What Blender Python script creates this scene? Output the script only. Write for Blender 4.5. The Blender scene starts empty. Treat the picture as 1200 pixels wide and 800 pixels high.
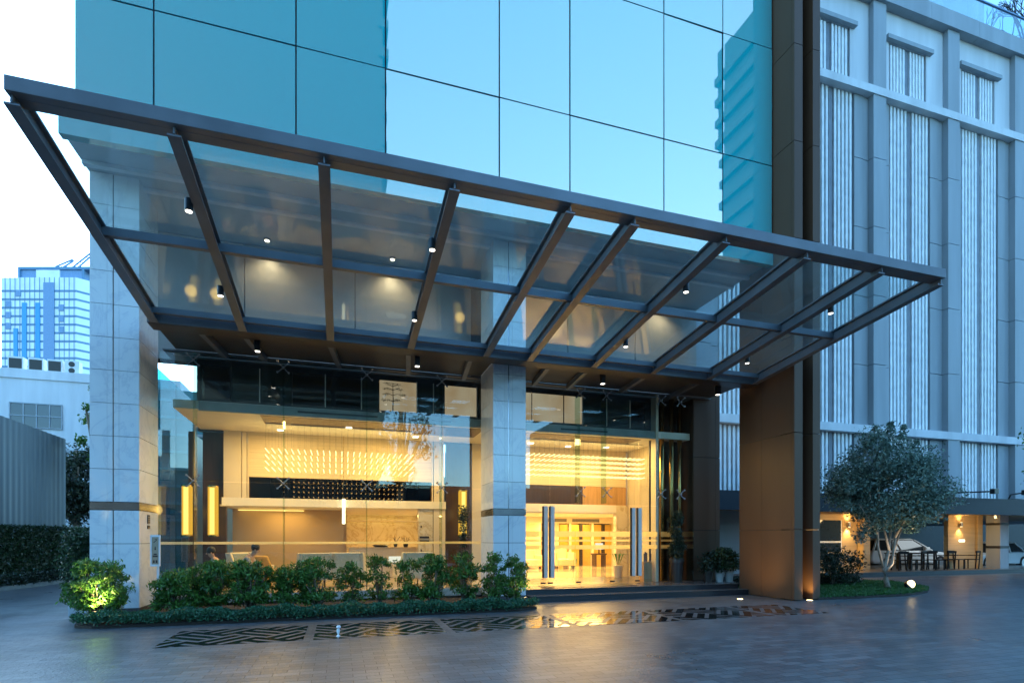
import bpy, bmesh, math, random
import numpy as np
from mathutils import Vector, Matrix
R = math.radians
random.seed(7)
rng = np.random.default_rng(11)
sc = bpy.context.scene
COL = sc.collection

# ------------------------------------------------------------------ camera, sky, sun, exposure
EXPO = 3.3
K = 1.0 / 2 ** EXPO                        # lamps are given in displayed units
cam_d = bpy.data.cameras.new('camera'); cam = bpy.data.objects.new('camera', cam_d); COL.objects.link(cam)
cam.location = (0, 0, 1.6); cam.rotation_euler = (R(90), 0, R(-17.5))
cam_d.sensor_width = 36; cam_d.lens = 19.23; cam_d.shift_y = 0.1925
cam_d.clip_start = 0.1; cam_d.clip_end = 2000
sc.camera = cam
world = bpy.data.worlds.new('World'); sc.world = world; world.use_nodes = True
wn = world.node_tree; bg = wn.nodes['Background']
sky = wn.nodes.new('ShaderNodeTexSky'); sky.sky_type = 'NISHITA'; sky.sun_disc = False
sky.sun_elevation = R(12); sky.sun_rotation = R(-40); sky.ozone_density = 3.0; sky.dust_density = 1.0
tint = wn.nodes.new('ShaderNodeMix'); tint.data_type = 'RGBA'; tint.blend_type = 'MULTIPLY'; tint.inputs[0].default_value = 1
tint.inputs[7].default_value = (.76, 1.06, 1.17, 1)                  # cool white balance of the dusk sky
wn.links.new(sky.outputs[0], tint.inputs[6]); wn.links.new(tint.outputs[2], bg.inputs[0]); bg.inputs[1].default_value = 0.1
sun_d = bpy.data.lights.new('sun', 'SUN'); sun_d.energy = 0.06; sun_d.angle = R(15); sun_d.color = (1, .93, .82)
sun = bpy.data.objects.new('sun', sun_d); COL.objects.link(sun)
_az = R(-40); _el = R(12)
_sv = Vector((math.sin(_az) * math.cos(_el), math.cos(_az) * math.cos(_el), math.sin(_el)))
sun.rotation_euler = _sv.to_track_quat('Z', 'Y').to_euler()
sc.view_settings.view_transform = 'Standard'; sc.view_settings.look = 'None'
sc.view_settings.exposure = EXPO; sc.view_settings.gamma = 1; sc.view_settings.use_curve_mapping = False
sc.render.engine = 'CYCLES'
cy = sc.cycles
cy.max_bounces = 12; cy.transparent_max_bounces = 24; cy.glossy_bounces = 5; cy.diffuse_bounces = 4
cy.use_adaptive_sampling = False
cy.sample_clamp_indirect = 3.0; cy.use_denoising = True; cy.caustics_reflective = False; cy.caustics_refractive = False
cy.blur_glossy = 0.5

# ------------------------------------------------------------------ materials
def new_mat(name):
    m = bpy.data.materials.new(name); m.use_nodes = True
    nt = m.node_tree; nt.nodes.clear()
    out = nt.nodes.new('ShaderNodeOutputMaterial')
    return m, nt, out
def N(nt, t, **kw):
    n = nt.nodes.new(t)
    for k, v in kw.items(): setattr(n, k, v)
    return n
def pbr(name, col, rough=.5, metal=0, var=.12, vscale=3.0, bump=0, bscale=40, spec=.5, coords='Object', stretch=None):
    m, nt, out = new_mat(name)
    p = N(nt, 'ShaderNodeBsdfPrincipled'); nt.links.new(p.outputs[0], out.inputs[0])
    p.inputs['Roughness'].default_value = rough; p.inputs['Metallic'].default_value = metal
    p.inputs['Specular IOR Level'].default_value = spec
    tc = N(nt, 'ShaderNodeTexCoord'); src = tc.outputs[coords]
    if stretch:
        mp = N(nt, 'ShaderNodeMapping'); mp.inputs['Scale'].default_value = stretch
        nt.links.new(src, mp.inputs[0]); src = mp.outputs[0]
    nz = N(nt, 'ShaderNodeTexNoise'); nz.inputs['Scale'].default_value = vscale; nz.inputs['Detail'].default_value = 6
    nt.links.new(src, nz.inputs['Vector'])
    rp = N(nt, 'ShaderNodeValToRGB')
    rp.color_ramp.elements[0].position = .3; rp.color_ramp.elements[1].position = .7
    rp.color_ramp.elements[0].color = [c * (1 - var) for c in col] + [1]
    rp.color_ramp.elements[1].color = [min(1, c * (1 + var)) for c in col] + [1]
    nt.links.new(nz.outputs[0], rp.inputs[0]); nt.links.new(rp.outputs[0], p.inputs['Base Color'])
    if bump:
        n2 = N(nt, 'ShaderNodeTexNoise'); n2.inputs['Scale'].default_value = bscale; n2.inputs['Detail'].default_value = 4
        nt.links.new(src, n2.inputs['Vector'])
        b = N(nt, 'ShaderNodeBump'); b.inputs['Strength'].default_value = bump; b.inputs['Distance'].default_value = .02
        nt.links.new(n2.outputs[0], b.inputs['Height']); nt.links.new(b.outputs[0], p.inputs['Normal'])
    return m
def emit(name, col, s):
    m, nt, out = new_mat(name)
    e = N(nt, 'ShaderNodeEmission'); e.inputs[0].default_value = (*col, 1); e.inputs[1].default_value = s * K
    nt.links.new(e.outputs[0], out.inputs[0]); return m
def clear_glass(name, tint=(.93, .96, .95), refl=1.0, rough=0.0, haze=0.0, hazecol=(.6, .6, .6)):
    m, nt, out = new_mat(name)
    tr = N(nt, 'ShaderNodeBsdfTransparent'); tr.inputs[0].default_value = (*tint, 1)
    base = tr.outputs[0]
    if haze:
        df = N(nt, 'ShaderNodeBsdfDiffuse'); df.inputs[0].default_value = (*hazecol, 1)
        nz = N(nt, 'ShaderNodeTexNoise'); nz.inputs['Scale'].default_value = 1.3; nz.inputs['Detail'].default_value = 8
        tc = N(nt, 'ShaderNodeTexCoord'); nt.links.new(tc.outputs['Object'], nz.inputs['Vector'])
        mm = N(nt, 'ShaderNodeMath', operation='MULTIPLY'); mm.inputs[1].default_value = haze * 2
        nt.links.new(nz.outputs[0], mm.inputs[0])
        tl = N(nt, 'ShaderNodeBsdfTranslucent'); tl.inputs[0].default_value = (*hazecol, 1); dt = N(nt, 'ShaderNodeMixShader'); dt.inputs[0].default_value = .55
        nt.links.new(df.outputs[0], dt.inputs[1]); nt.links.new(tl.outputs[0], dt.inputs[2])
        mx0 = N(nt, 'ShaderNodeMixShader'); nt.links.new(mm.outputs[0], mx0.inputs[0])
        nt.links.new(base, mx0.inputs[1]); nt.links.new(dt.outputs[0], mx0.inputs[2]); base = mx0.outputs[0]
    gl = N(nt, 'ShaderNodeBsdfGlossy'); gl.inputs['Roughness'].default_value = rough
    fr = N(nt, 'ShaderNodeFresnel'); fr.inputs[0].default_value = 1.5
    ge = N(nt, 'ShaderNodeNewGeometry')
    ma = N(nt, 'ShaderNodeMath', operation='MULTIPLY'); ma.inputs[1].default_value = refl
    # both faces of a pane reflect alike: the back-face fresnel is switched to a fixed share
    mxf = N(nt, 'ShaderNodeMix'); mxf.data_type = 'FLOAT'
    nt.links.new(ge.outputs['Backfacing'], mxf.inputs[0]); nt.links.new(fr.outputs[0], mxf.inputs[2]); mxf.inputs[3].default_value = .04
    nt.links.new(mxf.outputs[0], ma.inputs[0]); ma.use_clamp = True
    mx = N(nt, 'ShaderNodeMixShader'); nt.links.new(ma.outputs[0], mx.inputs[0])
    nt.links.new(base, mx.inputs[1]); nt.links.new(gl.outputs[0], mx.inputs[2])
    nt.links.new(mx.outputs[0], out.inputs[0]); return m
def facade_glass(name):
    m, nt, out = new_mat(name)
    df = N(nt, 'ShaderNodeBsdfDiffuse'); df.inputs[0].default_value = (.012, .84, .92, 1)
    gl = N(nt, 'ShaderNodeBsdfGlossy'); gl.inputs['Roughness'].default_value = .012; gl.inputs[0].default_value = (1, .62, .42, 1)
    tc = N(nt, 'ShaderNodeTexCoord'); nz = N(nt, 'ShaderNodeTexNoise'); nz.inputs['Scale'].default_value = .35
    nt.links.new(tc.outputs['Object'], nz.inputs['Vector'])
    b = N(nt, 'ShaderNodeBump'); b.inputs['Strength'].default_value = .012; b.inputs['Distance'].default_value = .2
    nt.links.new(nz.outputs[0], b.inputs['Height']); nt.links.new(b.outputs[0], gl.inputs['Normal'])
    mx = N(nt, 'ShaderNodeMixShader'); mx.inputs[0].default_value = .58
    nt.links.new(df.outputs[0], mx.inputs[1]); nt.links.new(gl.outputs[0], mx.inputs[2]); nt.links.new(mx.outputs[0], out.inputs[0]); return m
def leaf_mat(name, dark, light, trans=.25, rough=.45):
    m, nt, out = new_mat(name)
    ge = N(nt, 'ShaderNodeNewGeometry'); rp = N(nt, 'ShaderNodeValToRGB')
    rp.color_ramp.elements[0].color = (*dark, 1); rp.color_ramp.elements[1].color = (*light, 1)
    nt.links.new(ge.outputs['Random Per Island'], rp.inputs[0])
    p = N(nt, 'ShaderNodeBsdfPrincipled'); p.inputs['Roughness'].default_value = rough
    nt.links.new(rp.outputs[0], p.inputs['Base Color'])
    t = N(nt, 'ShaderNodeBsdfTranslucent'); nt.links.new(rp.outputs[0], t.inputs[0])
    mx = N(nt, 'ShaderNodeMixShader'); mx.inputs[0].default_value = trans
    nt.links.new(p.outputs[0], mx.inputs[1]); nt.links.new(t.outputs[0], mx.inputs[2]); nt.links.new(mx.outputs[0], out.inputs[0]); return m
def marble(name, a, b, scale=.9, rough=.18):
    m, nt, out = new_mat(name)
    p = N(nt, 'ShaderNodeBsdfPrincipled'); nt.links.new(p.outputs[0], out.inputs[0]); p.inputs['Roughness'].default_value = rough
    tc = N(nt, 'ShaderNodeTexCoord')
    n1 = N(nt, 'ShaderNodeTexNoise'); n1.inputs['Scale'].default_value = scale; n1.inputs['Detail'].default_value = 9
    n1.inputs['Distortion'].default_value = 1.6; n1.inputs['Roughness'].default_value = .62
    nt.links.new(tc.outputs['Object'], n1.inputs['Vector'])
    rp = N(nt, 'ShaderNodeValToRGB'); e = rp.color_ramp.elements
    e[0].position = .40; e[0].color = (*a, 1); e[1].position = .62; e[1].color = (*a, 1)
    x = e.new(.50); x.color = (*b, 1); x = e.new(.47); x.color = (*[.8 * i + .2 * j for i, j in zip(a, b)], 1); x = e.new(.53); x.color = (*[.85 * i + .15 * j for i, j in zip(a, b)], 1)
    nt.links.new(n1.outputs[0], rp.inputs[0]); nt.links.new(rp.outputs[0], p.inputs['Base Color']); return m

M = {}
M['steel'] = pbr('canopy_steel', (.15, .155, .165), .42, .2, .15, 2, .05, 90)
M['black'] = pbr('black_metal', (.012, .012, .014), .35, .2)
M['bronze'] = pbr('bronze_cladding', (.115, .060, .034), .45, .05, .10, 1.2, .03, 25, spec=.25, stretch=(1, 1, .15))
M['recess_soffit'] = pbr('brown_soffit', (.06, .048, .04), .5)
M['joint'] = pbr('dark_joint', (.008, .008, .009), .8)
M['recess'] = pbr('recess_cladding', (.05, .034, .028), .4, .3)
M['marble'] = marble('grey_white_marble', (.80, .79, .77), (.68, .68, .69), .8, .12)
M['cream_marble'] = marble('cream_marble', (.72, .62, .45), (.52, .40, .24), 1.1)
M['mirror_steel'] = pbr('polished_steel', (.30, .30, .32), .16, 1)
M['brushed'] = pbr('brushed_steel', (.36, .36, .38), .32, 1, .06, 40, stretch=(20, 20, 1))
M['handle'] = pbr('satin_handle', (.86, .74, .63), .5, 0, .04, 10)
M['soffit'] = pbr('soffit_panel', (.50, .58, .60), .5, 0, .05)
M['upper_wall'] = pbr('recessed_wall_panel', (.30, .285, .265), .35, 0, .12, .6)
M['trim_light'] = pbr('pale_trim', (.8, .82, .82), .4)
M['facade'] = facade_glass('blue_mirror_glass')
M['mullion'] = pbr('dark_mullion', (.012, .016, .03), .5)
M['lobby_glass'] = clear_glass('lobby_glass', (.93, .965, .945), 1.35)
M['fin_glass'] = clear_glass('rib_glass', (.70, .82, .76), 1.0)
M['door_glass'] = clear_glass('door_glass', (.95, .965, .95), .8)
M['teal_glass'] = clear_glass('teal_glass', (.12, .55, .60), .5)
M['canopy_glass'] = clear_glass('canopy_glass', (.88, .945, .95), 1.0, .05, .055, (.72, .70, .64))
def frost_mat():
    m, nt, out = new_mat('frosted_stripe')
    t = N(nt, 'ShaderNodeBsdfTranslucent'); t.inputs[0].default_value = (.9, .85, .72, 1); d = N(nt, 'ShaderNodeBsdfTransparent'); d.inputs[0].default_value = (.9, .9, .86, 1)
    mx = N(nt, 'ShaderNodeMixShader'); mx.inputs[0].default_value = .3
    nt.links.new(t.outputs[0], mx.inputs[1]); nt.links.new(d.outputs[0], mx.inputs[2]); nt.links.new(mx.outputs[0], out.inputs[0]); return m
M['frost'] = frost_mat()
M['bronze_mirror'] = pbr('bronze_mirror_glass', (.50, .30, .15), .02, 1, .06, .4)
M['cream'] = pbr('cream_panel', (.74, .62, .44), .5, 0, .05, 1.2)
M['cream_strip'] = pbr('striated_cream_panel', (.70, .56, .36), .5, 0, .13, 5, stretch=(.1, .1, 6))
M['white_in'] = pbr('white_plaster', (.84, .76, .62), .6, 0, .03)
M['tan'] = pbr('tan_wall', (.50, .34, .17), .55, 0, .08, .8)
M['wood'] = pbr('honey_wood', (.50, .27, .09), .4, 0, .22, 3, stretch=(6, 6, .35))
M['darkwood'] = pbr('dark_wood', (.055, .030, .018), .3, 0, .2, 3, stretch=(5, 5, .4))
M['black_wood'] = pbr('black_stained_wood', (.012, .010, .009), .6, 0, .2, spec=.2)
M['dark_mirror'] = pbr('dark_glossy_glass', (.020, .014, .010), .035, 0, .1, 1, spec=1.0)
M['floor_in'] = marble('polished_floor', (.62, .55, .44), (.5, .42, .3), .35, .08)
M['gold'] = pbr('gold_panel', (.62, .42, .09), .35, .5, .12, 4)
M['brass'] = pbr('brass_tube', (.52, .33, .12), .22, 1, .1)
M['dark_in'] = pbr('dark_interior', (.02, .017, .014), .4)
M['tray'] = pbr('brown_ceiling_tray', (.10, .055, .028), .25)
M['grey_slab'] = pbr('slab_edge_paint', (.27, .30, .27), .45)
M['white_wall'] = pbr('white_render', (.70, .71, .72), .7, 0, .11, 1.6, .02, 60, stretch=(1, 1, .12))
M['white_wall2'] = pbr('pale_panel', (.35, .38, .40), .6, 0, .11, 1.8, stretch=(1, 1, .12))
M['slat'] = pbr('white_louvre', (.90, .91, .91), .45)
M['slat_back'] = pbr('louvre_backing', (.10, .11, .12), .5)
M['slat_mull'] = pbr('louvre_mullion', (.20, .22, .25), .5)
M['fascia'] = pbr('charcoal_fascia', (.022, .028, .036), .5, 0, .1, spec=.2)
M['glass_dark'] = pbr('dark_window_glass', (.02, .03, .04), .06, 0, .1, spec=.8)
M['balustrade'] = clear_glass('balustrade_glass', (.72, .86, .90), 1.5, 0, .06, (.5, .7, .75))
M['rest_wall'] = pbr('ribbed_timber_wall', (.52, .36, .18), .5, 0, .12, 3, stretch=(.2, .2, 5))
M['porch_floor'] = pbr('porch_floor', (.12, .11, .10), .3)
M['kerb'] = pbr('stone_kerb', (.30, .31, .32), .7, 0, .2, 5, .1, 60)
M['soil'] = pbr('soil', (.035, .025, .018), .95, 0, .3, 8, .5, 30)
M['stone_step'] = pbr('dark_granite_step', (.10, .09, .085), .25, 0, .2, 30)
M['riser'] = pbr('step_riser', (.022, .022, .025), .35)
M['corr'] = pbr('corrugated_sheet', (.10, .14, .17), .5, .2, .08, .6, stretch=(1, 1, .2))
M['bark'] = pbr('bark', (.20, .15, .105), .85, 0, .3, 14, .5, 50)
M['bark_pale'] = pbr('pale_bark', (.36, .27, .20), .8, 0, .3, 12, .4, 40)
M['leaf_shrub'] = leaf_mat('shrub_leaf', (.028, .08, .012), (.115, .27, .04))
M['leaf_cover'] = leaf_mat('ground_cover_leaf', (.015, .07, .032), (.06, .20, .09))
M['leaf_tree'] = leaf_mat('tree_leaf', (.045, .08, .055), (.24, .34, .26), .15)
M['leaf_hedge'] = leaf_mat('hedge_leaf', (.012, .028, .012), (.04, .085, .03))
M['leaf_dark'] = leaf_mat('dark_leaf', (.012, .022, .012), (.04, .065, .03))
M['grass'] = leaf_mat('lawn_blade', (.02, .075, .015), (.06, .19, .035))
M['pot_white'] = pbr('white_pot', (.42, .42, .40), .5)
M['pot_dark'] = pbr('dark_pot', (.035, .025, .02), .35)
M['planter'] = pbr('painted_planter', (.60, .62, .64), .6, 0, .06)
M['white_paint'] = pbr('white_paint', (.8, .8, .8), .4)
M['dark_paint'] = pbr('dark_brown_mark', (.05, .03, .025), .6)
M['tan_tile'] = pbr('sign_tile', (.45, .33, .22), .5)
M['tower_white'] = pbr('tower_panel', (.74, .78, .80), .6, 0, .1, .3)
M['tower_blue'] = pbr('tower_blue_strip', (.03, .28, .55), .4)
M['tower_dark'] = pbr('tower_shaft', (.15, .26, .42), .5)
M['teal_wall'] = pbr('teal_cladding', (.05, .20, .23), .5)
M['tower_band'] = pbr('tower_window_band', (.09, .20, .32), .3)
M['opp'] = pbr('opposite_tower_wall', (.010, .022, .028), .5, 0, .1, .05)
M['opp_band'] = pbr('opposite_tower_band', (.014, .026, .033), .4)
M['car_white'] = pbr('white_car_paint', (.72, .74, .76), .2, 0, .02)
M['tyre'] = pbr('tyre_rubber', (.015, .015, .015), .8)
M['rim'] = pbr('alloy', (.5, .5, .52), .3, .9)
M['skin'] = pbr('skin', (.52, .32, .22), .55, 0, .05, 30)
M['hair'] = pbr('black_hair', (.012, .010, .009), .5)
M['shirt'] = pbr('patterned_shirt', (.40, .36, .33), .8, 0, .6, 28)
M['shirt2'] = pbr('white_yellow_shirt', (.62, .62, .45), .8, 0, .35, 10)
M['trouser'] = pbr('dark_trousers', (.03, .03, .04), .8)
M['orange_fab'] = pbr('amber_fabric', (.60, .33, .09), .8, 0, .1, 20)
M['cream_fab'] = pbr('cream_fabric', (.70, .60, .42), .8, 0, .08, 20)
M['slate_fab'] = pbr('slate_cushion', (.22, .27, .28), .7, 0, .1, 20)
M['teal_ceramic'] = pbr('teal_ceramic', (.08, .27, .25), .2)
M['e_rod'] = emit('led_rod', (1, .74, .28), 4.2)
M['e_lantern'] = emit('lantern_shade', (1, .50, .04), 1.0)
M['e_lantern_core'] = emit('lantern_core', (1, .70, .15), 1.9)
M['e_tube'] = emit('light_tube', (1, .86, .55), 4)
M['e_down'] = emit('downlight_face', (1, .85, .6), 6)
M['e_spot'] = emit('spotlight_face', (1, .92, .78), 7)
M['e_cove'] = emit('cove_strip', (1, .62, .16), 2.2)
M['e_warm'] = emit('wall_lamp_face', (1, .72, .32), 9)
M['screen'] = emit('lit_screen', (.9, .85, .7), 1.2)

M['sky_glow'] = emit('reflected_sky_glow', (1, .80, .52), .40)  # emission imitates the sky reflected in the clerestory glass
M['smoky'] = pbr('smoky_glass', (.05, .058, .05), .12, 0, .3, 1.5, spec=.6)
M['smoked'] = clear_glass('smoked_glass', (.72, .64, .52), .5)
M['e_rod_reflection'] = emit('reflected_rod_glow', (1, .62, .25), 3.2)  # glow of the imitated chandelier reflection
def vary_sky_glow():
    nt = M['sky_glow'].node_tree; e = [n for n in nt.nodes if n.type == 'EMISSION'][0]
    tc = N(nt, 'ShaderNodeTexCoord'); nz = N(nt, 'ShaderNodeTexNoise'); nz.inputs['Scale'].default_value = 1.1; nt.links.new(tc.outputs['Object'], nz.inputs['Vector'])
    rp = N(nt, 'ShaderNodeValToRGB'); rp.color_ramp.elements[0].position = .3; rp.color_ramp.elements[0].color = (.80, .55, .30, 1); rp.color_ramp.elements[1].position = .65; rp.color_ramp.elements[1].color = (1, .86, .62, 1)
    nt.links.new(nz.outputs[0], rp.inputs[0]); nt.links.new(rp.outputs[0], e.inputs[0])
vary_sky_glow()
def paving_mat():
    m, nt, out = new_mat('driveway_pavers')
    p = N(nt, 'ShaderNodeBsdfPrincipled'); nt.links.new(p.outputs[0], out.inputs[0])
    tc = N(nt, 'ShaderNodeTexCoord')
    br = N(nt, 'ShaderNodeTexBrick'); br.inputs['Scale'].default_value = 1.0
    br.inputs['Brick Width'].default_value = .30; br.inputs['Row Height'].default_value = .15
    br.inputs['Mortar Size'].default_value = .006; br.inputs['Mortar Smooth'].default_value = .4
    br.inputs['Color1'].default_value = (.095, .097, .10, 1); br.inputs['Color2'].default_value = (.165, .165, .165, 1); br.inputs['Mortar'].default_value = (.03, .03, .032, 1)
    nt.links.new(tc.outputs['Object'], br.inputs['Vector'])
    nz = N(nt, 'ShaderNodeTexNoise'); nz.inputs['Scale'].default_value = .55; nz.inputs['Detail'].default_value = 8; nz.inputs['Roughness'].default_value = .65
    nt.links.new(tc.outputs['Object'], nz.inputs['Vector'])
    rp = N(nt, 'ShaderNodeValToRGB'); rp.color_ramp.elements[0].position = .3; rp.color_ramp.elements[0].color = (.82, .82, .82, 1); rp.color_ramp.elements[1].position = .75; rp.color_ramp.elements[1].color = (1.1, 1.1, 1.1, 1)
    nt.links.new(nz.outputs[0], rp.inputs[0])
    mu = N(nt, 'ShaderNodeMix'); mu.data_type = 'RGBA'; mu.blend_type = 'MULTIPLY'; mu.inputs[0].default_value = 1
    nt.links.new(br.outputs[0], mu.inputs[6]); nt.links.new(rp.outputs[0], mu.inputs[7]); nt.links.new(mu.outputs[2], p.inputs['Base Color'])
    mr = N(nt, 'ShaderNodeMapRange'); mr.inputs[1].default_value = .3; mr.inputs[2].default_value = .7; mr.inputs[3].default_value = .26; mr.inputs[4].default_value = .40
    nt.links.new(nz.outputs[0], mr.inputs[0]); nt.links.new(mr.outputs[0], p.inputs['Roughness'])
    n2 = N(nt, 'ShaderNodeTexNoise'); n2.inputs['Scale'].default_value = 30; nt.links.new(tc.outputs['Object'], n2.inputs['Vector'])
    ad = N(nt, 'ShaderNodeMath', operation='MULTIPLY_ADD'); nt.links.new(br.outputs['Fac'], ad.inputs[0]); ad.inputs[1].default_value = -.8; nt.links.new(n2.outputs[0], ad.inputs[2])
    b = N(nt, 'ShaderNodeBump'); b.inputs['Strength'].default_value = .45; b.inputs['Distance'].default_value = .01
    nt.links.new(ad.outputs[0], b.inputs['Height']); nt.links.new(b.outputs[0], p.inputs['Normal'])
    return m
M['paving'] = paving_mat()
def weave_mat():
    """polished granite inlay: basket weave of black bars, the cells turned 45 degrees"""
    m, nt, out = new_mat('basket_weave_granite')
    p = N(nt, 'ShaderNodeBsdfPrincipled'); nt.links.new(p.outputs[0], out.inputs[0])
    tc = N(nt, 'ShaderNodeTexCoord'); mp = N(nt, 'ShaderNodeMapping'); mp.inputs['Rotation'].default_value = (0, 0, R(38))
    mp.inputs['Scale'].default_value = (1.45, 1.45, 1.45); nt.links.new(tc.outputs['Object'], mp.inputs[0])
    ch = N(nt, 'ShaderNodeTexChecker'); ch.inputs['Scale'].default_value = 1.0; nt.links.new(mp.outputs[0], ch.inputs[0])
    sx = N(nt, 'ShaderNodeSeparateXYZ'); nt.links.new(mp.outputs[0], sx.inputs[0])
    def bars(sock):
        a = N(nt, 'ShaderNodeMath', operation='MULTIPLY'); a.inputs[1].default_value = 3; nt.links.new(sock, a.inputs[0])
        f = N(nt, 'ShaderNodeMath', operation='FRACT'); nt.links.new(a.outputs[0], f.inputs[0])
        g = N(nt, 'ShaderNodeMath', operation='GREATER_THAN'); g.inputs[1].default_value = .36; nt.links.new(f.outputs[0], g.inputs[0]); return g
    mx = N(nt, 'ShaderNodeMix'); mx.data_type = 'FLOAT'
    nt.links.new(ch.outputs['Fac'], mx.inputs[0]); nt.links.new(bars(sx.outputs[0]).outputs[0], mx.inputs[2]); nt.links.new(bars(sx.outputs[1]).outputs[0], mx.inputs[3])
    c = N(nt, 'ShaderNodeMix'); c.data_type = 'RGBA'; nt.links.new(mx.outputs[0], c.inputs[0])
    c.inputs[6].default_value = (.11, .11, .11, 1); c.inputs[7].default_value = (.012, .013, .014, 1)
    nt.links.new(c.outputs[2], p.inputs['Base Color'])
    r = N(nt, 'ShaderNodeMapRange'); r.inputs[3].default_value = .34; r.inputs[4].default_value = .10; nt.links.new(mx.outputs[0], r.inputs[0]); nt.links.new(r.outputs[0], p.inputs['Roughness'])
    return m
M['weave'] = weave_mat()

# ------------------------------------------------------------------ mesh helpers
def root_of(o):
    p = Vector((0, 0, 0))
    while o is not None: p = p + Vector(o.location); o = o.parent
    return p
class MB:
    def __init__(s): s.v = []; s.f = []
    def add(s, vs, fs):
        b = len(s.v); s.v += [tuple(v) for v in vs]; s.f += [tuple(i + b for i in f) for f in fs]; return s
    def box(s, x0, x1, y0, y1, z0, z1):
        return s.add([(x, y, z) for z in (z0, z1) for y in (y0, y1) for x in (x0, x1)],
                     [(0, 2, 3, 1), (4, 5, 7, 6), (0, 1, 5, 4), (2, 6, 7, 3), (0, 4, 6, 2), (1, 3, 7, 5)])
    def obox(s, c, ax, ay, az):
        c, ax, ay, az = map(Vector, (c, ax, ay, az))
        return s.add([c + i * ax + j * ay + k * az for k in (-1, 1) for j in (-1, 1) for i in (-1, 1)],
                     [(0, 2, 3, 1), (4, 5, 7, 6), (0, 1, 5, 4), (2, 6, 7, 3), (0, 4, 6, 2), (1, 3, 7, 5)])
    def bar(s, a, b, w, h, up=(0, 0, 1)):
        a, b = Vector(a), Vector(b); d = (b - a); L = d.length; d.normalize(); u = Vector(up)
        sd = d.cross(u)
        if sd.length < 1e-4: sd = d.cross(Vector((1, 0, 0)))
        sd.normalize(); u = sd.cross(d)
        return s.obox((a + b) / 2, d * L / 2, sd * w / 2, u * h / 2)
    def tube(s, pts, rad, n=8, cap=True):
        pts = [Vector(p) for p in pts]; b = len(s.v)
        rs = rad if isinstance(rad, (list, tuple)) else [rad] * len(pts)
        for i, p in enumerate(pts):
            d = (pts[min(i + 1, len(pts) - 1)] - pts[max(i - 1, 0)]).normalized()
            u = d.cross(Vector((0, 0, 1)))
            if u.length < .05: u = d.cross(Vector((0, 1, 0)))
            u.normalize(); w = d.cross(u)
            s.v += [tuple(p + (u * math.cos(6.28319 * k / n) + w * math.sin(6.28319 * k / n)) * rs[i]) for k in range(n)]
        for i in range(len(pts) - 1):
            for k in range(n): s.f.append((b + i * n + k, b + i * n + (k + 1) % n, b + (i + 1) * n + (k + 1) % n, b + (i + 1) * n + k))
        if cap:
            s.f.append(tuple(b + k for k in reversed(range(n)))); s.f.append(tuple(b + (len(pts) - 1) * n + k for k in range(n)))
        return s
    def lathe(s, c, prof, n=20):
        b = len(s.v); c = Vector(c)
        for r, z in prof:
            s.v += [(c.x + r * math.cos(6.28319 * k / n), c.y + r * math.sin(6.28319 * k / n), c.z + z) for k in range(n)]
        for i in range(len(prof) - 1):
            for k in range(n): s.f.append((b + i * n + k, b + i * n + (k + 1) % n, b + (i + 1) * n + (k + 1) % n, b + (i + 1) * n + k))
        s.f.append(tuple(b + k for k in reversed(range(n)))); s.f.append(tuple(b + (len(prof) - 1) * n + k for k in range(n)))
        return s
    def prism(s, poly, axis, a, b):
        """poly of 2-tuples extruded along axis 'x','y' or 'z' from a to b"""
        n = len(poly)
        def P(p, t): return {'x': (t, p[0], p[1]), 'y': (p[0], t, p[1]), 'z': (p[0], p[1], t)}[axis]
        return s.add([P(p, a) for p in poly] + [P(p, b) for p in poly],
                     [tuple(reversed(range(n))), tuple(range(n, 2 * n))] + [(i, (i + 1) % n, n + (i + 1) % n, n + i) for i in range(n)])
    def build(s, name, m, parent=None, smooth=False, bevel=0, local=False, recalc=True):
        o0 = Vector((0, 0, 0)) if (local or parent is None) else root_of(parent)
        me = bpy.data.meshes.new(name); me.from_pydata([(v[0] - o0.x, v[1] - o0.y, v[2] - o0.z) for v in s.v], [], s.f)
        if recalc:
            bm = bmesh.new(); bm.from_mesh(me); bmesh.ops.recalc_face_normals(bm, faces=bm.faces); bm.to_mesh(me); bm.free()
        me.materials.append(m)
        if smooth: me.polygons.foreach_set('use_smooth', [True] * len(me.polygons))
        o = bpy.data.objects.new(name, me); COL.objects.link(o); o.parent = parent
        if bevel:
            bv = o.modifiers.new('bevel', 'BEVEL'); bv.width = bevel; bv.segments = 2; bv.limit_method = 'ANGLE'
        return o
def B(*a): return MB().box(*a)
def thing(name, label, cat, loc=(0, 0, 0), group=None, rz=0):
    o = bpy.data.objects.new(name, None); o.empty_display_size = .2; COL.objects.link(o); o.location = loc; o.rotation_euler[2] = rz
    o['label'] = label; o['category'] = cat
    if group: o['group'] = group
    return o
def tag(o, label, cat, group=None):
    o['label'] = label; o['category'] = cat
    if group: o['group'] = group
    return o
def struct(o): o['kind'] = 'structure'; return o
def stuff(o): o['kind'] = 'stuff'; return o
def dup(o, parent=None):
    c = o.copy(); COL.objects.link(c)
    if parent is not None: c.parent = parent
    for ch in list(o.children):
        if ch.type == 'LIGHT' or True: dup(ch, c)
    return c
def lamp(kind, name, loc, energy, col, parent=None, size=.2, target=None, angle=60, blend=.5, sy=None):
    d = bpy.data.lights.new(name, kind); d.energy = energy * K; d.color = col
    if kind == 'AREA':
        d.size = size
        if sy: d.shape = 'RECTANGLE'; d.size_y = sy
    else: d.shadow_soft_size = size
    if kind == 'SPOT': d.spot_size = R(angle); d.spot_blend = blend
    o = bpy.data.objects.new(name, d); COL.objects.link(o)
    o.parent = parent; o.location = Vector(loc) - (root_of(parent) if parent else Vector((0, 0, 0)))
    if target is not None:
        o.rotation_euler = (Vector(loc) - Vector(target)).to_track_quat('Z', 'Y').to_euler()
    return o
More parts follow.
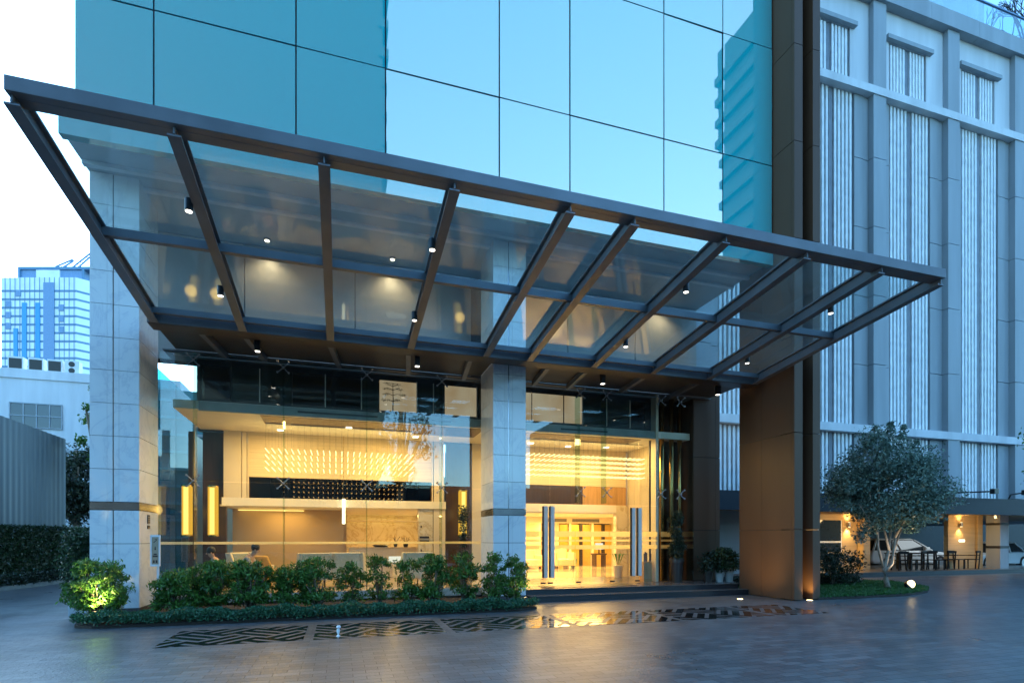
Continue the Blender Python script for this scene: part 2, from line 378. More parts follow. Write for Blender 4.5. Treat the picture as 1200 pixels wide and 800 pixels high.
def leaves(name, cen, size, m, parent=None, aspect=.45, up=.35, local=False, smooth=False):
    """one small folded leaf (two triangles over a rib) for every centre"""
    cen = np.asarray(cen, float); n = len(cen)
    d = rng.normal(size=(n, 3)); d[:, 2] += up; d /= np.linalg.norm(d, axis=1)[:, None]
    r = rng.normal(size=(n, 3)); s = np.cross(d, r); s /= np.linalg.norm(s, axis=1)[:, None] + 1e-9
    nn = np.cross(d, s)
    L = size * rng.uniform(.65, 1.25, n)[:, None]
    v = np.empty((n, 4, 3))
    v[:, 0] = cen - d * L * .5; v[:, 1] = cen + s * L * aspect * .5 + nn * L * .08 ; v[:, 2] = cen + d * L * .5; v[:, 3] = cen - s * L * aspect * .5 + nn * L * .08
    o0 = np.zeros(3) if (local or parent is None) else np.array(root_of(parent))
    v = (v - o0).reshape(-1, 3)
    me = bpy.data.meshes.new(name); me.vertices.add(n * 4); me.vertices.foreach_set('co', v.ravel())
    me.loops.add(n * 4); me.loops.foreach_set('vertex_index', np.arange(n * 4, dtype=np.int32))
    me.polygons.add(n); me.polygons.foreach_set('loop_start', np.arange(0, n * 4, 4, dtype=np.int32)); me.polygons.foreach_set('loop_total', np.full(n, 4, dtype=np.int32))
    me.update(calc_edges=True); me.validate(); me.materials.append(m)
    o = bpy.data.objects.new(name, me); COL.objects.link(o); o.parent = parent; return o
def clumps(centres, radii, per, squash=1.0):
    out = []
    for c, r in zip(centres, radii):
        k = int(per * r * r) if per > 500 else per
        p = np.clip(rng.normal(size=(k, 3)), -1.7, 1.7) * r * .64
        p[:, 2] *= squash; out.append(p + np.array(c))
    return np.concatenate(out)

# ------------------------------------------------------------------ ground
g = MB(); Lg = 420
g.add([(-Lg, -Lg, 0), (Lg, -Lg, 0), (Lg, Lg, 0), (-Lg, Lg, 0)], [(0, 1, 2, 3)])
struct(g.build('driveway', M['paving'], recalc=False))
inl = MB()
for x0, x1 in ((-2.62, -.55), (-.4, 1.75), (1.9, 4.05), (4.2, 6.35), (6.5, 8.65), (8.8, 10.1)):
    inl.box(x0, x1, 9.22, 10.78, -.02, .005)
struct(inl.build('pavement_inlay', M['weave']))

# planting bed with kerb
bed = MB(); bed.prism([(-4.55, 11.75), (-4.2, 11.5), (3.8, 11.5), (4.3, 11.75), (4.4, 13.15), (4.4, 14.3), (-3.9, 14.3), (-4.95, 14.2), (-4.95, 13.0)], 'z', -.05, .05)
struct(bed.build('planting_bed', M['soil']))
kerb = MB(); kerb.prism([(-11.2, 19.0), (-10.1, 19.0), (-9.45, 24.6), (-9.3, 30), (-11.2, 30)], 'z', -.05, .13)
struct(kerb.build('kerb', M['kerb']))

# ------------------------------------------------------------------ hotel building
H = thing('hotel_building', 'glass fronted hotel with blue mirror facade, marble pillars and golden lit lobby', 'building', (3.3, 13.2, 0))
XS = [-4.65, -3.38, -.85, .94, 3.48, 5.23, 7.80, 9.57, 11.17]
ZS = [9.06, 11.67, 14.83, 17.99, 21.15, 24.31, 27.47]
YF = 12.0
B(-4.63, 11.15, YF + .045, YF + .10, 9.06, 27.5).build('mullion_grid', M['mullion'], H)
for i in range(8):
    for j in range(6):
        pb_ = B(XS[i] + .016, XS[i + 1] - .016, YF, YF + .028, ZS[j] + .016, ZS[j + 1] - .016)
        ty, tz = rng.normal(0, .004), rng.normal(0, .005)            # every pane hangs a hair out of true
        pb_.v = [(x, y + (ty if x > XS[i] + .5 else 0) + (tz if z > ZS[j] + 1 else 0), z) for x, y, z in pb_.v]
        pb_.build('facade_pane', M['facade'], H)
B(-4.64, 11.16, YF + .11, 24, 9.4, 27.5).build('tower_body', M['white_wall2'], H)
B(-4.88, 11.17, YF - .03, YF + .14, 8.98, 9.60).build('facade_skirt', M['facade'], H)
B(-4.88, 11.17, YF + .142, 15.6, 9.1, 9.3).build('soffit', M['soffit'], H)
B(-4.86, 11.17, 12.86, 12.98, 9.02, 9.098).build('soffit_trim', M['trim_light'], H)
B(-4.84, 11.17, 13.5, 13.62, 9.04, 9.098).build('soffit_trim', M['trim_light'], H)
# recessed wall over the lobby, in panels
for x0, x1 in ((-4.84, -2.3), (-2.3, .4), (.4, 3.6), (4.6, 6.6), (6.6, 8.9), (8.9, 11.18)):
    B(x0 + .012, x1 - .012, 15.3, 15.38, 6.0, 9.09).build('wall_panel', M['upper_wall'], H)
B(-4.84, 11.18, 15.385, 15.6, 5.96, 9.09).build('wall_backing', M['joint'], H)
B(-3.9, 11.1, 14.46, 15.29, 5.965, 5.995).build('lobby_roof', M['steel'], H)
for x, w_ in ((-1.73, 'left third'), (1.35, 'middle'), (9.74, 'right end')):
    t = thing('soffit_downlight', 'round downlight in the soffit seen through the canopy glass, ' + w_, 'downlight', (x, 14.9, 9.09), group='soffit downlights')
    MB().lathe((x, 14.9, 9.05), [(.08, 0), (.08, .045)], 16).build('ring', M['brushed'], t); MB().lathe((x, 14.9, 9.044), [(.06, 0), (.06, .005)], 16).build('lamp_face', M['e_down'], t)
    lamp('SPOT', 'downlight_bulb', (x, 14.9, 9.0), 120, (1, .74, .42), t, .06, (x, 15.0, 0), 130, .9)
# marble pillars
def pillar(x0, x1):
    y0, y1 = 13.2, 14.45
    core = B(x0 + .03, x1 - .03, y0 + .03, y1 - .03, .0, 9.09).build('marble_pillar', M['joint'], H)
    zs = [.16, 1.5, 2.19] + [2.36 + .676 * k for k in range(0, 10)] + [9.09]
    cl = MB(); xm = x0 + (x1 - x0) * .47
    for a, b in zip(zs[:-1], zs[1:]):
        if abs(a - 2.19) < .01: continue
        g_ = .005
        for (u0, u1) in ((x0, x0 + .30), (x0 + .304, xm - .012), (xm + .012, xm + .10), (xm + .104, x1)):
            cl.box(u0, u1, y0, y0 + .029, a + g_, b - g_)
        for (v0, v1) in ((y0 + .031, y1 - .002),):
            cl.box(x0 + .001, x0 + .029, v0, v1, a + g_, b - g_); cl.box(x1 - .029, x1 - .001, v0, v1, a + g_, b - g_)
    cl.build('cladding', M['marble'], core)
    mb = MB(); mb.box(x0 - .002, x1 + .002, y0 - .002, y0 + .028, 2.198, 2.352); mb.box(x1 - .03, x1 + .002, y0 + .032, y1, 2.198, 2.352); mb.box(x0 - .002, x0 + .03, y0 + .032, y1, 2.198, 2.352)
    mb.build('metal_band', M['mirror_steel'], core)
    B(xm - .006, xm + .006, y0 + .008, y0 + .0295, .2, 9.0).build('seam_strip', M['mirror_steel'], core)
    B(x0 - .01, x1 + .01, y0 - .012, y1, 0, .155).build('base_plinth', M['stone_step'], core)
    return core
pillar(-4.85, -3.98); pillar(3.67, 4.53)

# bronze fin
fx = (11.19, 11.46, 11.80, 12.04)
fin = B(11.20, 12.03, 11.72, 13.28, 0, 28.0).build('bronze_fin', M['recess'], H)
zj = [0.02] + [1.84 + 2.51 * k for k in range(0, 11)]
for nm, (a, b, c, d) in {'fin_side': (11.19, 11.205, 11.28, 13.3), 'fin_front': (11.206, 11.46, 11.27, 11.71), 'fin_front_outer': (11.80, 12.04, 11.27, 11.71)}.items():
    mb = MB()
    for z0, z1 in zip(zj[:-1], zj[1:]):
        if nm == 'fin_side':
            for y0, y1 in ((11.265, 11.36), (11.366, 12.42), (12.426, 13.3)): mb.box(a, b, y0, y1, z0 + .008, z1 - .008)
        else: mb.box(a, b, c, d, z0 + .008, z1 - .008)
    mb.build('bronze_panel', M['bronze'], fin)
B(11.462, 11.798, 11.69, 11.719, .02, 28).build('recess_back', M['bronze'], fin)
# brown pillar by the lobby and its panels
bp = B(10.55, 11.50, 14.62, 15.55, .3, 6.4).build('bronze_pillar', M['joint'], H)
mb = MB()
for z0, z1 in ((.31, 1.86), (1.875, 4.15), (4.165, 6.4)):
    mb.box(10.53, 10.56, 14.6, 15.56, z0, z1); mb.box(10.562, 11.36, 14.59, 14.618, z0, z1); mb.box(11.366, 11.52, 14.59, 14.618, z0, z1); mb.box(11.501, 11.53, 14.62, 15.56, z0, z1)
mb.build('bronze_panel', M['bronze'], bp)

# platform and steps
st = MB(); st.box(4.56, 11.15, 13.30, 17.0, .0, .285); st.box(4.56, 11.6, 12.93, 13.299, 0, .145)
st.build('entrance_steps', M['riser'], H)
tr = MB(); tr.box(4.54, 11.185, 13.27, 16.95, .286, .30); tr.box(4.54, 11.185, 12.90, 13.298, .146, .16)
tr.build('step_tread', M['stone_step'], H)
B(5.2, 7.9, 13.45, 14.2, .301, .309).build('door_mat', M['dark_in'], H)

# lobby shell
B(-4.5, 10.5, 14.3, 29.5, .10, .296).build('lobby_floor', M['floor_in'], H)
lc = MB(); lc.box(-3.75, 10.5, 14.72, 17.4, 4.70, 4.9); lc.build('lobby_ceiling', M['white_in'], H)
B(-3.2, 9.25, 14.66, 14.718, 4.66, 4.88).build('slab_edge', M['grey_slab'], H)
for x0, x1 in ((-1.0, .95), (1.35, 2.9), (6.1, 7.6)): B(x0, x1, 14.655, 14.659, 4.75, 4.80).build('slot_grille', M['dark_in'], H)
B(-1.9, 3.9, 15.0, 16.3, 4.688, 4.699).build('ceiling_tray', M['tray'], H)
B(5.2, 9.0, 15.1, 16.1, 4.688, 4.699).build('ceiling_tray', M['tray'], H)
# clerestory band of dark glass; glowing panes imitate the reflected sky
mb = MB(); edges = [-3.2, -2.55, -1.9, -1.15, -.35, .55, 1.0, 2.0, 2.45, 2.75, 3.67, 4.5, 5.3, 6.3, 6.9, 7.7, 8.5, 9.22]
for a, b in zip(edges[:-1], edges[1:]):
    lit = (.99 < a < 1.9) or (2.7 < a < 3.0) or (5.2 < a < 6.8) or (4.4 < a < 4.6)  # panes that glow as reflected sky, not lit from inside
    B(a + .012, b - .012, 14.93, 14.95, 5.02, 5.82).build('sky_glow_clerestory' if lit else 'clerestory_glass', M['sky_glow'] if lit else M['smoky' if rng.random() < .5 else 'dark_mirror'], H)
    if a > -3: B(a - .011, a + .011, 14.90, 14.952, 5.0, 5.84).build('clerestory_post', M['handle'] if rng.random() < .6 else M['dark_in'], H)
B(-3.3, 9.25, 14.952, 15.1, 4.905, 5.96).build('clerestory_frame', M['dark_in'], H)
B(9.22, 9.31, 14.62, 14.9, .3, 5.96).build('entrance_jamb', M['cream'], H)
B(-3.9, 10.5, 17.75, 18, 4.72, 9.0).build('upper_partition', M['dark_in'], H)
# back wall plane Y = 17.4
YB = 17.4
def wall(name, m, x0, x1, z0, z1, y0=YB, y1=YB + .2): return B(x0, x1, y0, y1, z0, z1).build(name, M[m], H)
wall('back_wall', 'cream_strip', -2.5, 2.8, 3.40, 4.70)
B(-2.5, 2.8, YB - .004, YB + .008, 2.79, 3.40).build('smoked_panel', M['smoked'], H)
B(-2.6, 3.2, 23.5, 23.6, 2.6, 4.7).build('reflection_box_wall', M['dark_in'], H); B(-2.6, 3.2, YB + .21, 23.49, 2.605, 2.64).build('reflection_box_floor', M['dark_in'], H)  # added dark box behind the panel, holds the stand-in reflection rods
B(-2.6, 3.2, YB + .21, 23.49, 4.3, 4.4).build('reflection_box_ceiling', M['dark_in'], H)
B(-2.7, -2.61, YB + .21, 23.6, 2.6, 4.4).build('reflection_box_wall', M['dark_in'], H); B(3.21, 3.24, YB + .21, 23.6, 2.6, 4.4).build('reflection_box_wall', M['dark_in'], H)
for x0, x1 in ((-3.16, -2.70), (-2.68, -2.56), (-2.54, -2.505)): wall('cream_panel', 'cream', x0, x1, 2.79, 4.70, YB - .02)
for x0, x1 in ((2.805, 2.84), (2.87, 3.19)): wall('cream_panel', 'cream', x0, x1, 2.79, 4.70, YB - .02)
wall('light_band', 'white_in', -3.2, 3.25, 2.55, 2.785, YB - .06)
wall('dark_bay', 'darkwood', -3.78, -3.17, .3, 4.70, YB + .4, YB + .6)
wall('dark_bay', 'darkwood', 3.26, 4.10, .3, 4.70)
wall('cream_panel', 'cream', 4.12, 5.4, .3, 4.70)
wall('dark_panel', 'darkwood', 5.41, 8.05, 2.79, 3.42, YB - .004); wall('timber_panel', 'wood', 8.06, 9.75, 2.79, 3.42, YB - .004)
wall('back_wall', 'cream_strip', 5.41, 9.75, 3.43, 4.70)
wall('white_bulkhead', 'white_in', 5.41, 9.35, 2.52, 2.785, YB - .03)
B(5.41, 12.94, YB + .31, 21, 2.5, 2.56).build('inner_ceiling', M['white_in'], H)
B(5.41, 12.94, 21, 21.2, 2.25, 2.5).build('inner_bulkhead', M['white_in'], H)
for x0, x1 in ((6.9, 7.15), (7.95, 9.0), (9.25, 10.5)): B(x0, x1, 20.99, 20.998, 2.30, 2.43).build('air_grille', M['slat_mull'], H)
B(4.0, 12.94, 21.2, 25.5, 2.46, 2.55).build('inner_ceiling', M['white_in'], H)
wall('marble_wall', 'cream_marble', 9.36, 9.80, .3, 2.785, YB - .01)
for k in range(4): B(9.84 + (.0), 9.88, YB - 1.7 + k * .42, YB - 1.7 + k * .42 + .40, .3, 4.69).build('cream_panel', M['cream'], H)
wall('gold_wall', 'cream', 9.81, 10.41, .3, 4.7)
# lounge recess on the left
wall('tan_wall', 'tan', -3.2, .12, .3, 2.54, 19.0, 19.15)
B(-3.3, 3.2, YB + .2, 23.4, 2.545, 2.6).build('recess_ceiling', M['white_in'], H)
wall('marble_niche', 'cream_marble', .12, 3.2, .3, 2.54, 22.6, 22.75)
B(.14, 3.1, 22.2, 22.35, 2.28, 2.33).build('cove_shelf', M['white_in'], H)
B(.2, 3.0, 22.36, 22.55, 2.30, 2.32).build('cove_light', M['e_cove'], H)
B(-3.0, -1.1, 18.7, 18.95, 2.49, 2.51).build('cove_light', M['e_cove'], H)
B(.12, .22, 19.15, 22.6, .3, 2.54).build('recess_return', M['tan'], H)
sp = B(2.38, 2.84, YB + .01, YB + .2, .3, 2.54).build('service_pier', M['cream_marble'], H)
B(2.45, 2.49, YB, YB + .009, 1.95, 2.02).build('switch_plate', M['dark_paint'], sp); B(2.45, 2.49, YB, YB + .009, 1.2, 1.27).build('switch_plate', M['dark_paint'], sp)
B(2.42, 2.72, YB - .01, YB + .009, 1.62, 1.68).build('slot_panel', M['dark_in'], sp); B(2.42, 2.72, YB - .01, YB + .009, 1.50, 1.56).build('slot_panel', M['dark_in'], sp)
wall('cream_panel', 'cream', 2.86, 3.24, .3, 2.54)
B(2.85, 2.862, YB + .02, YB + .2, .3, 2.54).build('dark_slot', M['dark_in'], H)
B(-4.5, 12, 28.9, 29.1, .3, 4.9).build('end_wall', M['tan'], H)
# gold niches deep in the entrance hall
B(4.5, 13.05, 24.75, 24.9, .3, 2.46).build('hall_back_wall', M['darkwood'], H)
for k in range(5):
    x = 10.15 + k * .60
    B(x, x + .44, 24.55, 24.74, .3, 2.30).build('gold_niche', M['gold'], H)
    B(x + .46, x + .58, 24.45, 24.74, .3, 2.46).build('niche_divider', M['dark_in' if k % 2 else 'cream'], H)
B(9.45, 10.1, 24.5, 24.74, .3, 2.46).build('cream_panel', M['cream'], H)
B(10.1, 12.9, 24.3, 24.40, 2.36, 2.39).build('cove_light', M['e_cove'], H)
B(4.6, 8.7, 23.2, 23.4, .3, 2.46).build('cream_panel', M['cream'], H)
B(10.42, 10.5, 15.2, YB + .2, .3, 4.7).build('side_wall', M['cream'], H)
B(12.95, 13.05, 17.6, 25.5, .3, 2.55).build('side_wall', M['cream'], H)
B(10.5, 13.05, YB + .3, 25.5, .2, .296).build('lobby_floor', M['floor_in'], H)
B(9.81, 13.0, YB + .21, YB + .3, .3, 2.6).build('hall_wall', M['cream'], H)
# left side wall: tinted glass, then solid
for y0, y1 in ((14.5, 15.9), (15.91, 17.6), (17.61, 19.4)):
    B(-4.42, -4.40, y0, y1, .32, 5.93).build('side_glass_pane', M['teal_glass'], H)
B(-4.44, -4.38, 19.41, 29, .3, 4.9).build('side_wall', M['cream'], H)
# front glazing of the lobby
FY = 14.5
def pane(x0, x1, z0=.32, z1=5.93, name='lobby_glass_pane', stripes=((1.47, 1.53),)):
    p = B(x0 + .008, x1 - .008, FY, FY + .015, z0, z1).build(name, M['lobby_glass'], H)
    for a, b in stripes: B(x0 + .01, x1 - .01, FY + .0155, FY + .0175, a, b).build('frosted_stripe', M['frost'], p)
    return p
gx = [-3.97, -3.28, -1.32, .67, 2.61, 4.3]
for a, b in zip(gx[:-1], gx[1:]):
    pane(a, b, .32, 2.95); pane(a, b, 2.965, 5.93, stripes=())
gy = [4.45, 5.70, 6.64, 7.49, 8.56, 9.22]
for a, b in zip(gy[:-1], gy[1:]): pane(a, b, 2.60, 5.93, stripes=())
TRI = ((1.30, 1.42), (1.52, 1.58), (1.66, 1.82))
pane(8.62, 9.22, .32, 2.585, stripes=TRI); pane(4.45, 5.40, .32, 2.585, stripes=TRI)
pane(9.32, 10.5, .32, 5.93, stripes=TRI)
def door(x0, x1, handle):
    p = B(x0 + .006, x1 - .006, FY + .001, FY + .013, .34, 2.58).build('glass_door', M['door_glass'], H)
    for a, b in TRI: B(x0 + .01, x1 - .01, FY + .0135, FY + .0155, a, b).build('frosted_stripe', M['frost'], p)
    B(x0 + .02, x0 + .17, FY - .01, FY + .02, .325, .37).build('pivot_patch', M['black'], p)
    if handle is not None:
        hb = B(handle, handle + .11, FY - .11, FY - .07, .5, 2.52).build('door_handle', M['handle'], p)
        B(handle - .034, handle - .004, FY - .09, FY - .02, .5, 2.52).build('handle_edge', M['dark_in'], p)
for a, b, hd in ((5.40, 5.62, 5.49), (5.62, 6.49, 5.69), (6.49, 7.58, None), (7.58, 8.42, 8.28), (8.42, 8.61, 8.49)): door(a, b, hd)
# ribs, cable rail and spider fittings
for x in gx[1:5] + gy[2:4]:
    B(x - .01, x + .01, FY + .03, FY + .36, .32 if x < 4 else 2.65, 5.9).build('glass_rib', M['fin_glass'], H)
MB().tube([(-3.7, FY + .05, 5.90), (9.2, FY + .05, 5.90)], .018).build('cable_rail', M['brushed'], H)
def spider_mb(x, y, z, r=.13):
    m = MB(); m.tube([(x, y - .02, z), (x, y + .09, z)], .028, 8)
    for sx in (-1, 1):
        for sz in (-1, 1):
            m.tube([(x, y + .04, z), (x + sx * r * .6, y + .035, z + sz * r * .6), (x + sx * r, y + .0, z + sz * r)], [.016, .013, .012], 6)
            m.tube([(x + sx * r, y - .012, z + sz * r), (x + sx * r, y + .004, z + sz * r)], .026, 8)
    return m
s0 = None
for x in gx[1:5] + gy[2:4] + [9.32, 10.0]:
    for z in (2.96, 5.80):
        if s0 is None: s0 = spider_mb(x, FY - .035, z).build('spider_fitting', M['brushed'], H, smooth=True); sx0, sz0 = x, z
        else:
            c = s0.copy(); COL.objects.link(c); c.location = (x - sx0, 0, z - sz0)
for i, x in enumerate((9.60, 9.95, 10.25)):
    MB().tube([(x, 14.9, .3), (x, 14.9, 6.0)], .075, 14).build('brass_pole', M['brass'], H, smooth=True)
B(9.33, 10.5, 15.15, 15.2, .3, 6).build('dark_backing', M['dark_in'], H)
# ------------------------------------------------------------------ lobby lamps
def W(e): return e
warm = (1, .61, .19)
lw = thing('lobby_ceiling_lamp', 'small round ceiling downlight above the left lounge, behind the second glass joint', 'ceiling light', (.25, 15.9, 4.69), 'lobby downlights')
B(.17, .33, 15.82, 15.98, 4.676, 4.687).build('lamp_face', M['e_down'], lw)
DL = [(-1.6, 16.8, 'left end of the lounge'), (2.2, 16.7, 'lounge side of the middle pillar'), (5.9, 16.7, 'first glass joint right of the middle pillar'), (7.3, 16.9, 'entrance doors, centre of the hall'), (8.6, 16.7, 'right end of the entrance hall')]
for x, y, w_ in DL:
    c = dup(lw); c.location = (x, y, 4.69); c['label'] = 'small round ceiling downlight above the ' + w_
for i, (x, y, e) in enumerate(((-1.8, 15.7, 55), (1.4, 15.7, 60), (6.0, 15.7, 85), (8.2, 15.8, 95))):
    lamp('AREA', 'ceiling_light', (x, y, 4.62), e * (3.0 if x < 4 else 1.7), warm, None, 1.3, (x, y, 0), sy=1.0)
for x, y, z, e in ((-1.6, 18.2, 2.45, 12), (1.7, 20.5, 2.45, 30), (7.2, 19.2, 2.45, 50), (9.5, 22.6, 2.4, 60), (7.0, 21.9, 2.4, 35), (11.3, 23.4, 2.4, 35), (8.9, 18.6, 2.4, 30)):
    lamp('AREA', 'recess_light', (x, y, z), e * (2.6 if x < 4 else 3.6), warm, None, 1.2, (x, y, 0))
# chandeliers: rods lie front to back, in tiers
def chandelier(x0, n, dx, tiers, z0, dz, label, y0=15.8, y1=16.65, ceil=4.69, mat='e_rod', rad=.011):
    t = thing('rod_chandelier', label, 'chandelier', (x0 + n * dx / 2, (y0 + y1) / 2, ceil), 'rod chandeliers')
    B(x0, x0 + (n - 1) * dx, y0 + .1, y1 - .05, ceil - .025, ceil - .003).build('ceiling_plate', M['white_in'], t)
    w = MB()
    for i in range(n):
        x = x0 + i * dx
        for y in (y0 + .05, y1 - .05): w.box(x - .0015, x + .0015, y - .0015, y + .0015, z0 - dz * (tiers - 1), ceil - .025)
    w.build('hanger_wires', M['dark_in'], t)
    p0 = None; cnt = 0; rest = MB()
    for i in range(n):
        for k in range(tiers):
            cnt += 1
            if p0 is None:
                p0 = MB().tube([(x0, y0, z0), (x0, y1, z0)], rad, 6).build('light_rod', M[mat], t)
            elif cnt <= 100:
                c = p0.copy(); COL.objects.link(c); c.location = (i * dx, 0, -k * dz)
            else: rest.tube([(x0 + i * dx, y0, z0 - k * dz), (x0 + i * dx, y1, z0 - k * dz)], rad, 5)
    if rest.v: stuff(rest.build('light_rods', M[mat], t))
chandelier(-1.88, 25, .162, 4, 4.0, .168, 'chandelier of golden light rods hung in four tiers above the lounge, left of the pillar')
chandelier(5.55, 25, .166, 5, 4.22, .155, 'chandelier of short golden light rods hung above the entrance doors', 15.8, 16.3, 4.69, 'e_rod', .011)
chandelier(-1.55, 24, .165, 4, 3.62, .175, 'dimmer small rods behind the smoked glass strip, standing in for the mirrored lounge chandelier', 20.8, 21.15, 4.29, 'e_rod_reflection', .010)  # added rods imitate the lounge chandelier mirrored in the dark glass
# lanterns
def lantern(x, y, z0, z1, label):
    t = thing('wall_lantern', label, 'lantern', (x, y, z0), 'cylinder wall lanterns')
    MB().lathe((x, y, z0 + .04), [(.135, 0), (.135, z1 - z0 - .08)], 20).build('lamp_shade', M['e_lantern'], t, smooth=False)
    B(x - .06, x + .06, y - .142, y - .136, z0 + .06, z1 - .06).build('bright_strip', M['e_lantern_core'], t)
    m = MB(); m.lathe((x, y, z0), [(.15, 0), (.15, .038)], 20); m.lathe((x, y, z1 - .038), [(.15, 0), (.15, .038)], 20); m.build('end_cap', M['brass'], t)
    B(x - .03, x + .03, y + .13, y + .6, z1 - .2, z1 - .14).build('bracket', M['brass'], t)
    lamp('POINT', 'lantern_bulb', (x, y - .35, (z0 + z1) / 2), 6, (1, .6, .15), t, .15)
lantern(-3.42, 17.35, 1.67, 3.10, 'amber cylinder lantern on the dark wall at the left end of the lobby')
B(-4.16, -3.98, 17.85, 17.95, .3, 4.7).build('reflection_lantern_post', M['darkwood'], H)  # post added to carry the stand-in reflection lantern
lantern(-4.07, 17.35, 1.67, 3.10, 'amber cylinder lantern on a slim dark post, added as the reflection of its neighbour, nearest the left pillar')  # second lantern imitates the first one mirrored in the side glass
lantern(3.72, 17.0, 1.68, 3.14, 'amber cylinder lantern on the dark bay beside the middle pillar')
pt = thing('light_tube', 'white glowing vertical light tube at the edge of the marble niche', 'lamp', (.12, YB - .15, 2.1), None)
MB().lathe((.12, YB - .15, 2.05), [(.045, 0), (.045, .75)], 12).build('tube', M['e_tube'], pt); MB().tube([(.12, YB - .15, 2.8), (.12, YB - .15, 4.69)], .006, 6).build('cord', M['brass'], pt)
MB().lathe((.12, YB - .15, 2.8), [(.05, 0), (.05, .03)], 12).build('cap', M['brass'], pt)

# ------------------------------------------------------------------ canopy
CX = [-3.49, -1.90, -.19, 1.53, 3.28, 4.36, 6.05, 7.73, 9.45, 10.95]
C = thing('glass_canopy', 'sloping steel and glass entrance canopy with ten rafters', 'canopy', (3.7, 12.4, 5.87))
ys, ye = 7.50, 12.42
def zb(y): return 6.44 - .1175 * (y - 7.5)      # underside of the rafters
for x in CX:
    m = MB(); a = Vector((x, ys - (.0), zb(ys))); b = Vector((x, ye, zb(ye)))
    m.bar(a + Vector((0, 0, .012)), b + Vector((0, 0, .012)), .15, .024)
    m.bar(a + Vector((0, 0, .125)), b + Vector((0, 0, .125)), .022, .204)
    m.bar(a + Vector((0, .02, .243)), b + Vector((0, 0, .243)), .13, .03)
    m.build('rafter', M['steel'], C)
m = MB(); m.box(-3.535, 11.0, 7.44, 7.55, 6.555, 6.725); m.box(-3.535, 11.0, 7.551, 7.72, 6.555, 6.575); m.box(-3.535, 11.0, 7.551, 7.72, 6.700, 6.725)
m.build('front_beam', M['steel'], C, bevel=.006)
for a, b in zip(CX[:-1], CX[1:]):
    y = 9.92; z = zb(y)
    MB().box(a + .012, b - .012, y - .05, y + .05, z + .10, z + .232).build('purlin', M['steel'], C)
    y = 12.28; z = zb(y)
    MB().box(a + .012, b - .012, y - .05, y + .05, z + .12, z + .232).build('purlin', M['steel'], C)
B(-3.62, 11.09, 12.425, 12.86, 5.87, 6.16).build('rear_beam', M['steel'], C, bevel=.008)
B(-3.62, 11.09, 12.44, 12.85, 5.862, 5.869).build('rear_beam_underside', M['recess'], C)
for x in (-2.75, -1.9, -.19, 1.53, 3.0, 5.0, 6.05, 7.73, 9.45):
    MB().bar((x, 12.87, 5.93), (x + .18, 14.42, 5.93), .11, .13).build('bracket', M['steel'], C)
(lambda m: m.box(-3.62, 3.64, 12.865, 14.44, 6.00, 6.05).box(3.641, 4.559, 12.865, 13.18, 6.00, 6.05).box(4.56, 11.05, 12.865, 14.44, 6.00, 6.05))(MB()).build('rear_soffit', M['recess_soffit'], C)
for i, (a, b) in enumerate(zip(CX[:-1], CX[1:])):
    for y0, y1 in ((7.74, 9.915), (9.925, 12.34)):
        p = MB(); t = .262
        p.add([(a + .008, y0, zb(y0) + t), (b - .008, y0, zb(y0) + t), (b - .008, y1, zb(y1) + t), (a + .008, y1, zb(y1) + t),
               (a + .008, y0, zb(y0) + t + .016), (b - .008, y0, zb(y0) + t + .016), (b - .008, y1, zb(y1) + t + .016), (a + .008, y1, zb(y1) + t + .016)],
              [(0, 3, 2, 1), (4, 5, 6, 7), (0, 1, 5, 4), (1, 2, 6, 5), (2, 3, 7, 6), (3, 0, 4, 7)])
        p.build('glass_pane', M['canopy_glass'], C)
def canopy_spot(x, y, where):
    z = zb(y) + .06
    t = thing('canopy_spotlight', 'small black canopy spotlight ' + where, 'spotlight', (x, y, z), 'canopy spotlights')
    MB().lathe((x, y, z - .16), [(.05, 0), (.055, .02), (.055, .17)], 14).build('lamp_body', M['black'], t)
    MB().lathe((x, y, z - .164), [(.045, 0), (.045, .003)], 14).build('lamp_face', M['e_spot'], t)
    MB().tube([(x, y, z - .03), (x + (.1 if x < 2 else -.1), y, z - .03)], .015, 6).build('arm', M['black'], t)
    lamp('SPOT', 'spot_bulb', (x, y, z - .19), 9, (1, .80, .52), t, .03, (x, y + .15, 0), 80, .8)
SP = [(-2.02, 8.7, 'on the second rafter from the left, near the front edge'), (-2.03, 10.9, 'on the second rafter from the left, near the wall'),
      (1.41, 8.7, 'on the fourth rafter from the left, near the front edge'), (1.42, 10.95, 'on the fourth rafter from the left, near the wall'),
      (6.16, 8.75, 'on the seventh rafter from the left, near the front edge'), (6.16, 11.0, 'on the seventh rafter from the left, near the wall'),
      (9.57, 8.7, 'on the ninth rafter from the left, near the front edge'), (9.57, 11.1, 'on the ninth rafter from the left, near the wall')]
for s in SP: canopy_spot(*s)
for x, w_ in ((-1.7, 'under the rear beam near the left pillar'), (1.75, 'under the rear beam left of the middle pillar'), (6.6, 'under the rear beam above the doors'), (10.2, 'under the rear beam near the bronze fin')):
    z = 5.80; y = 13.0
    t = thing('canopy_spotlight', 'small square spotlight ' + w_, 'spotlight', (x, y, z), 'rear beam spotlights')
    B(x - .055, x + .055, y - .055, y + .055, z - .13, z + .15).build('lamp_body', M['black'], t); B(x - .045, x + .045, y - .045, y + .045, z - .134, z - .1305).build('lamp_face', M['e_spot'], t)
    lamp('SPOT', 'spot_bulb', (x, y, z - .16), 14, (1, .74, .4), t, .03, (x, y + .2, 0), 95, .8)
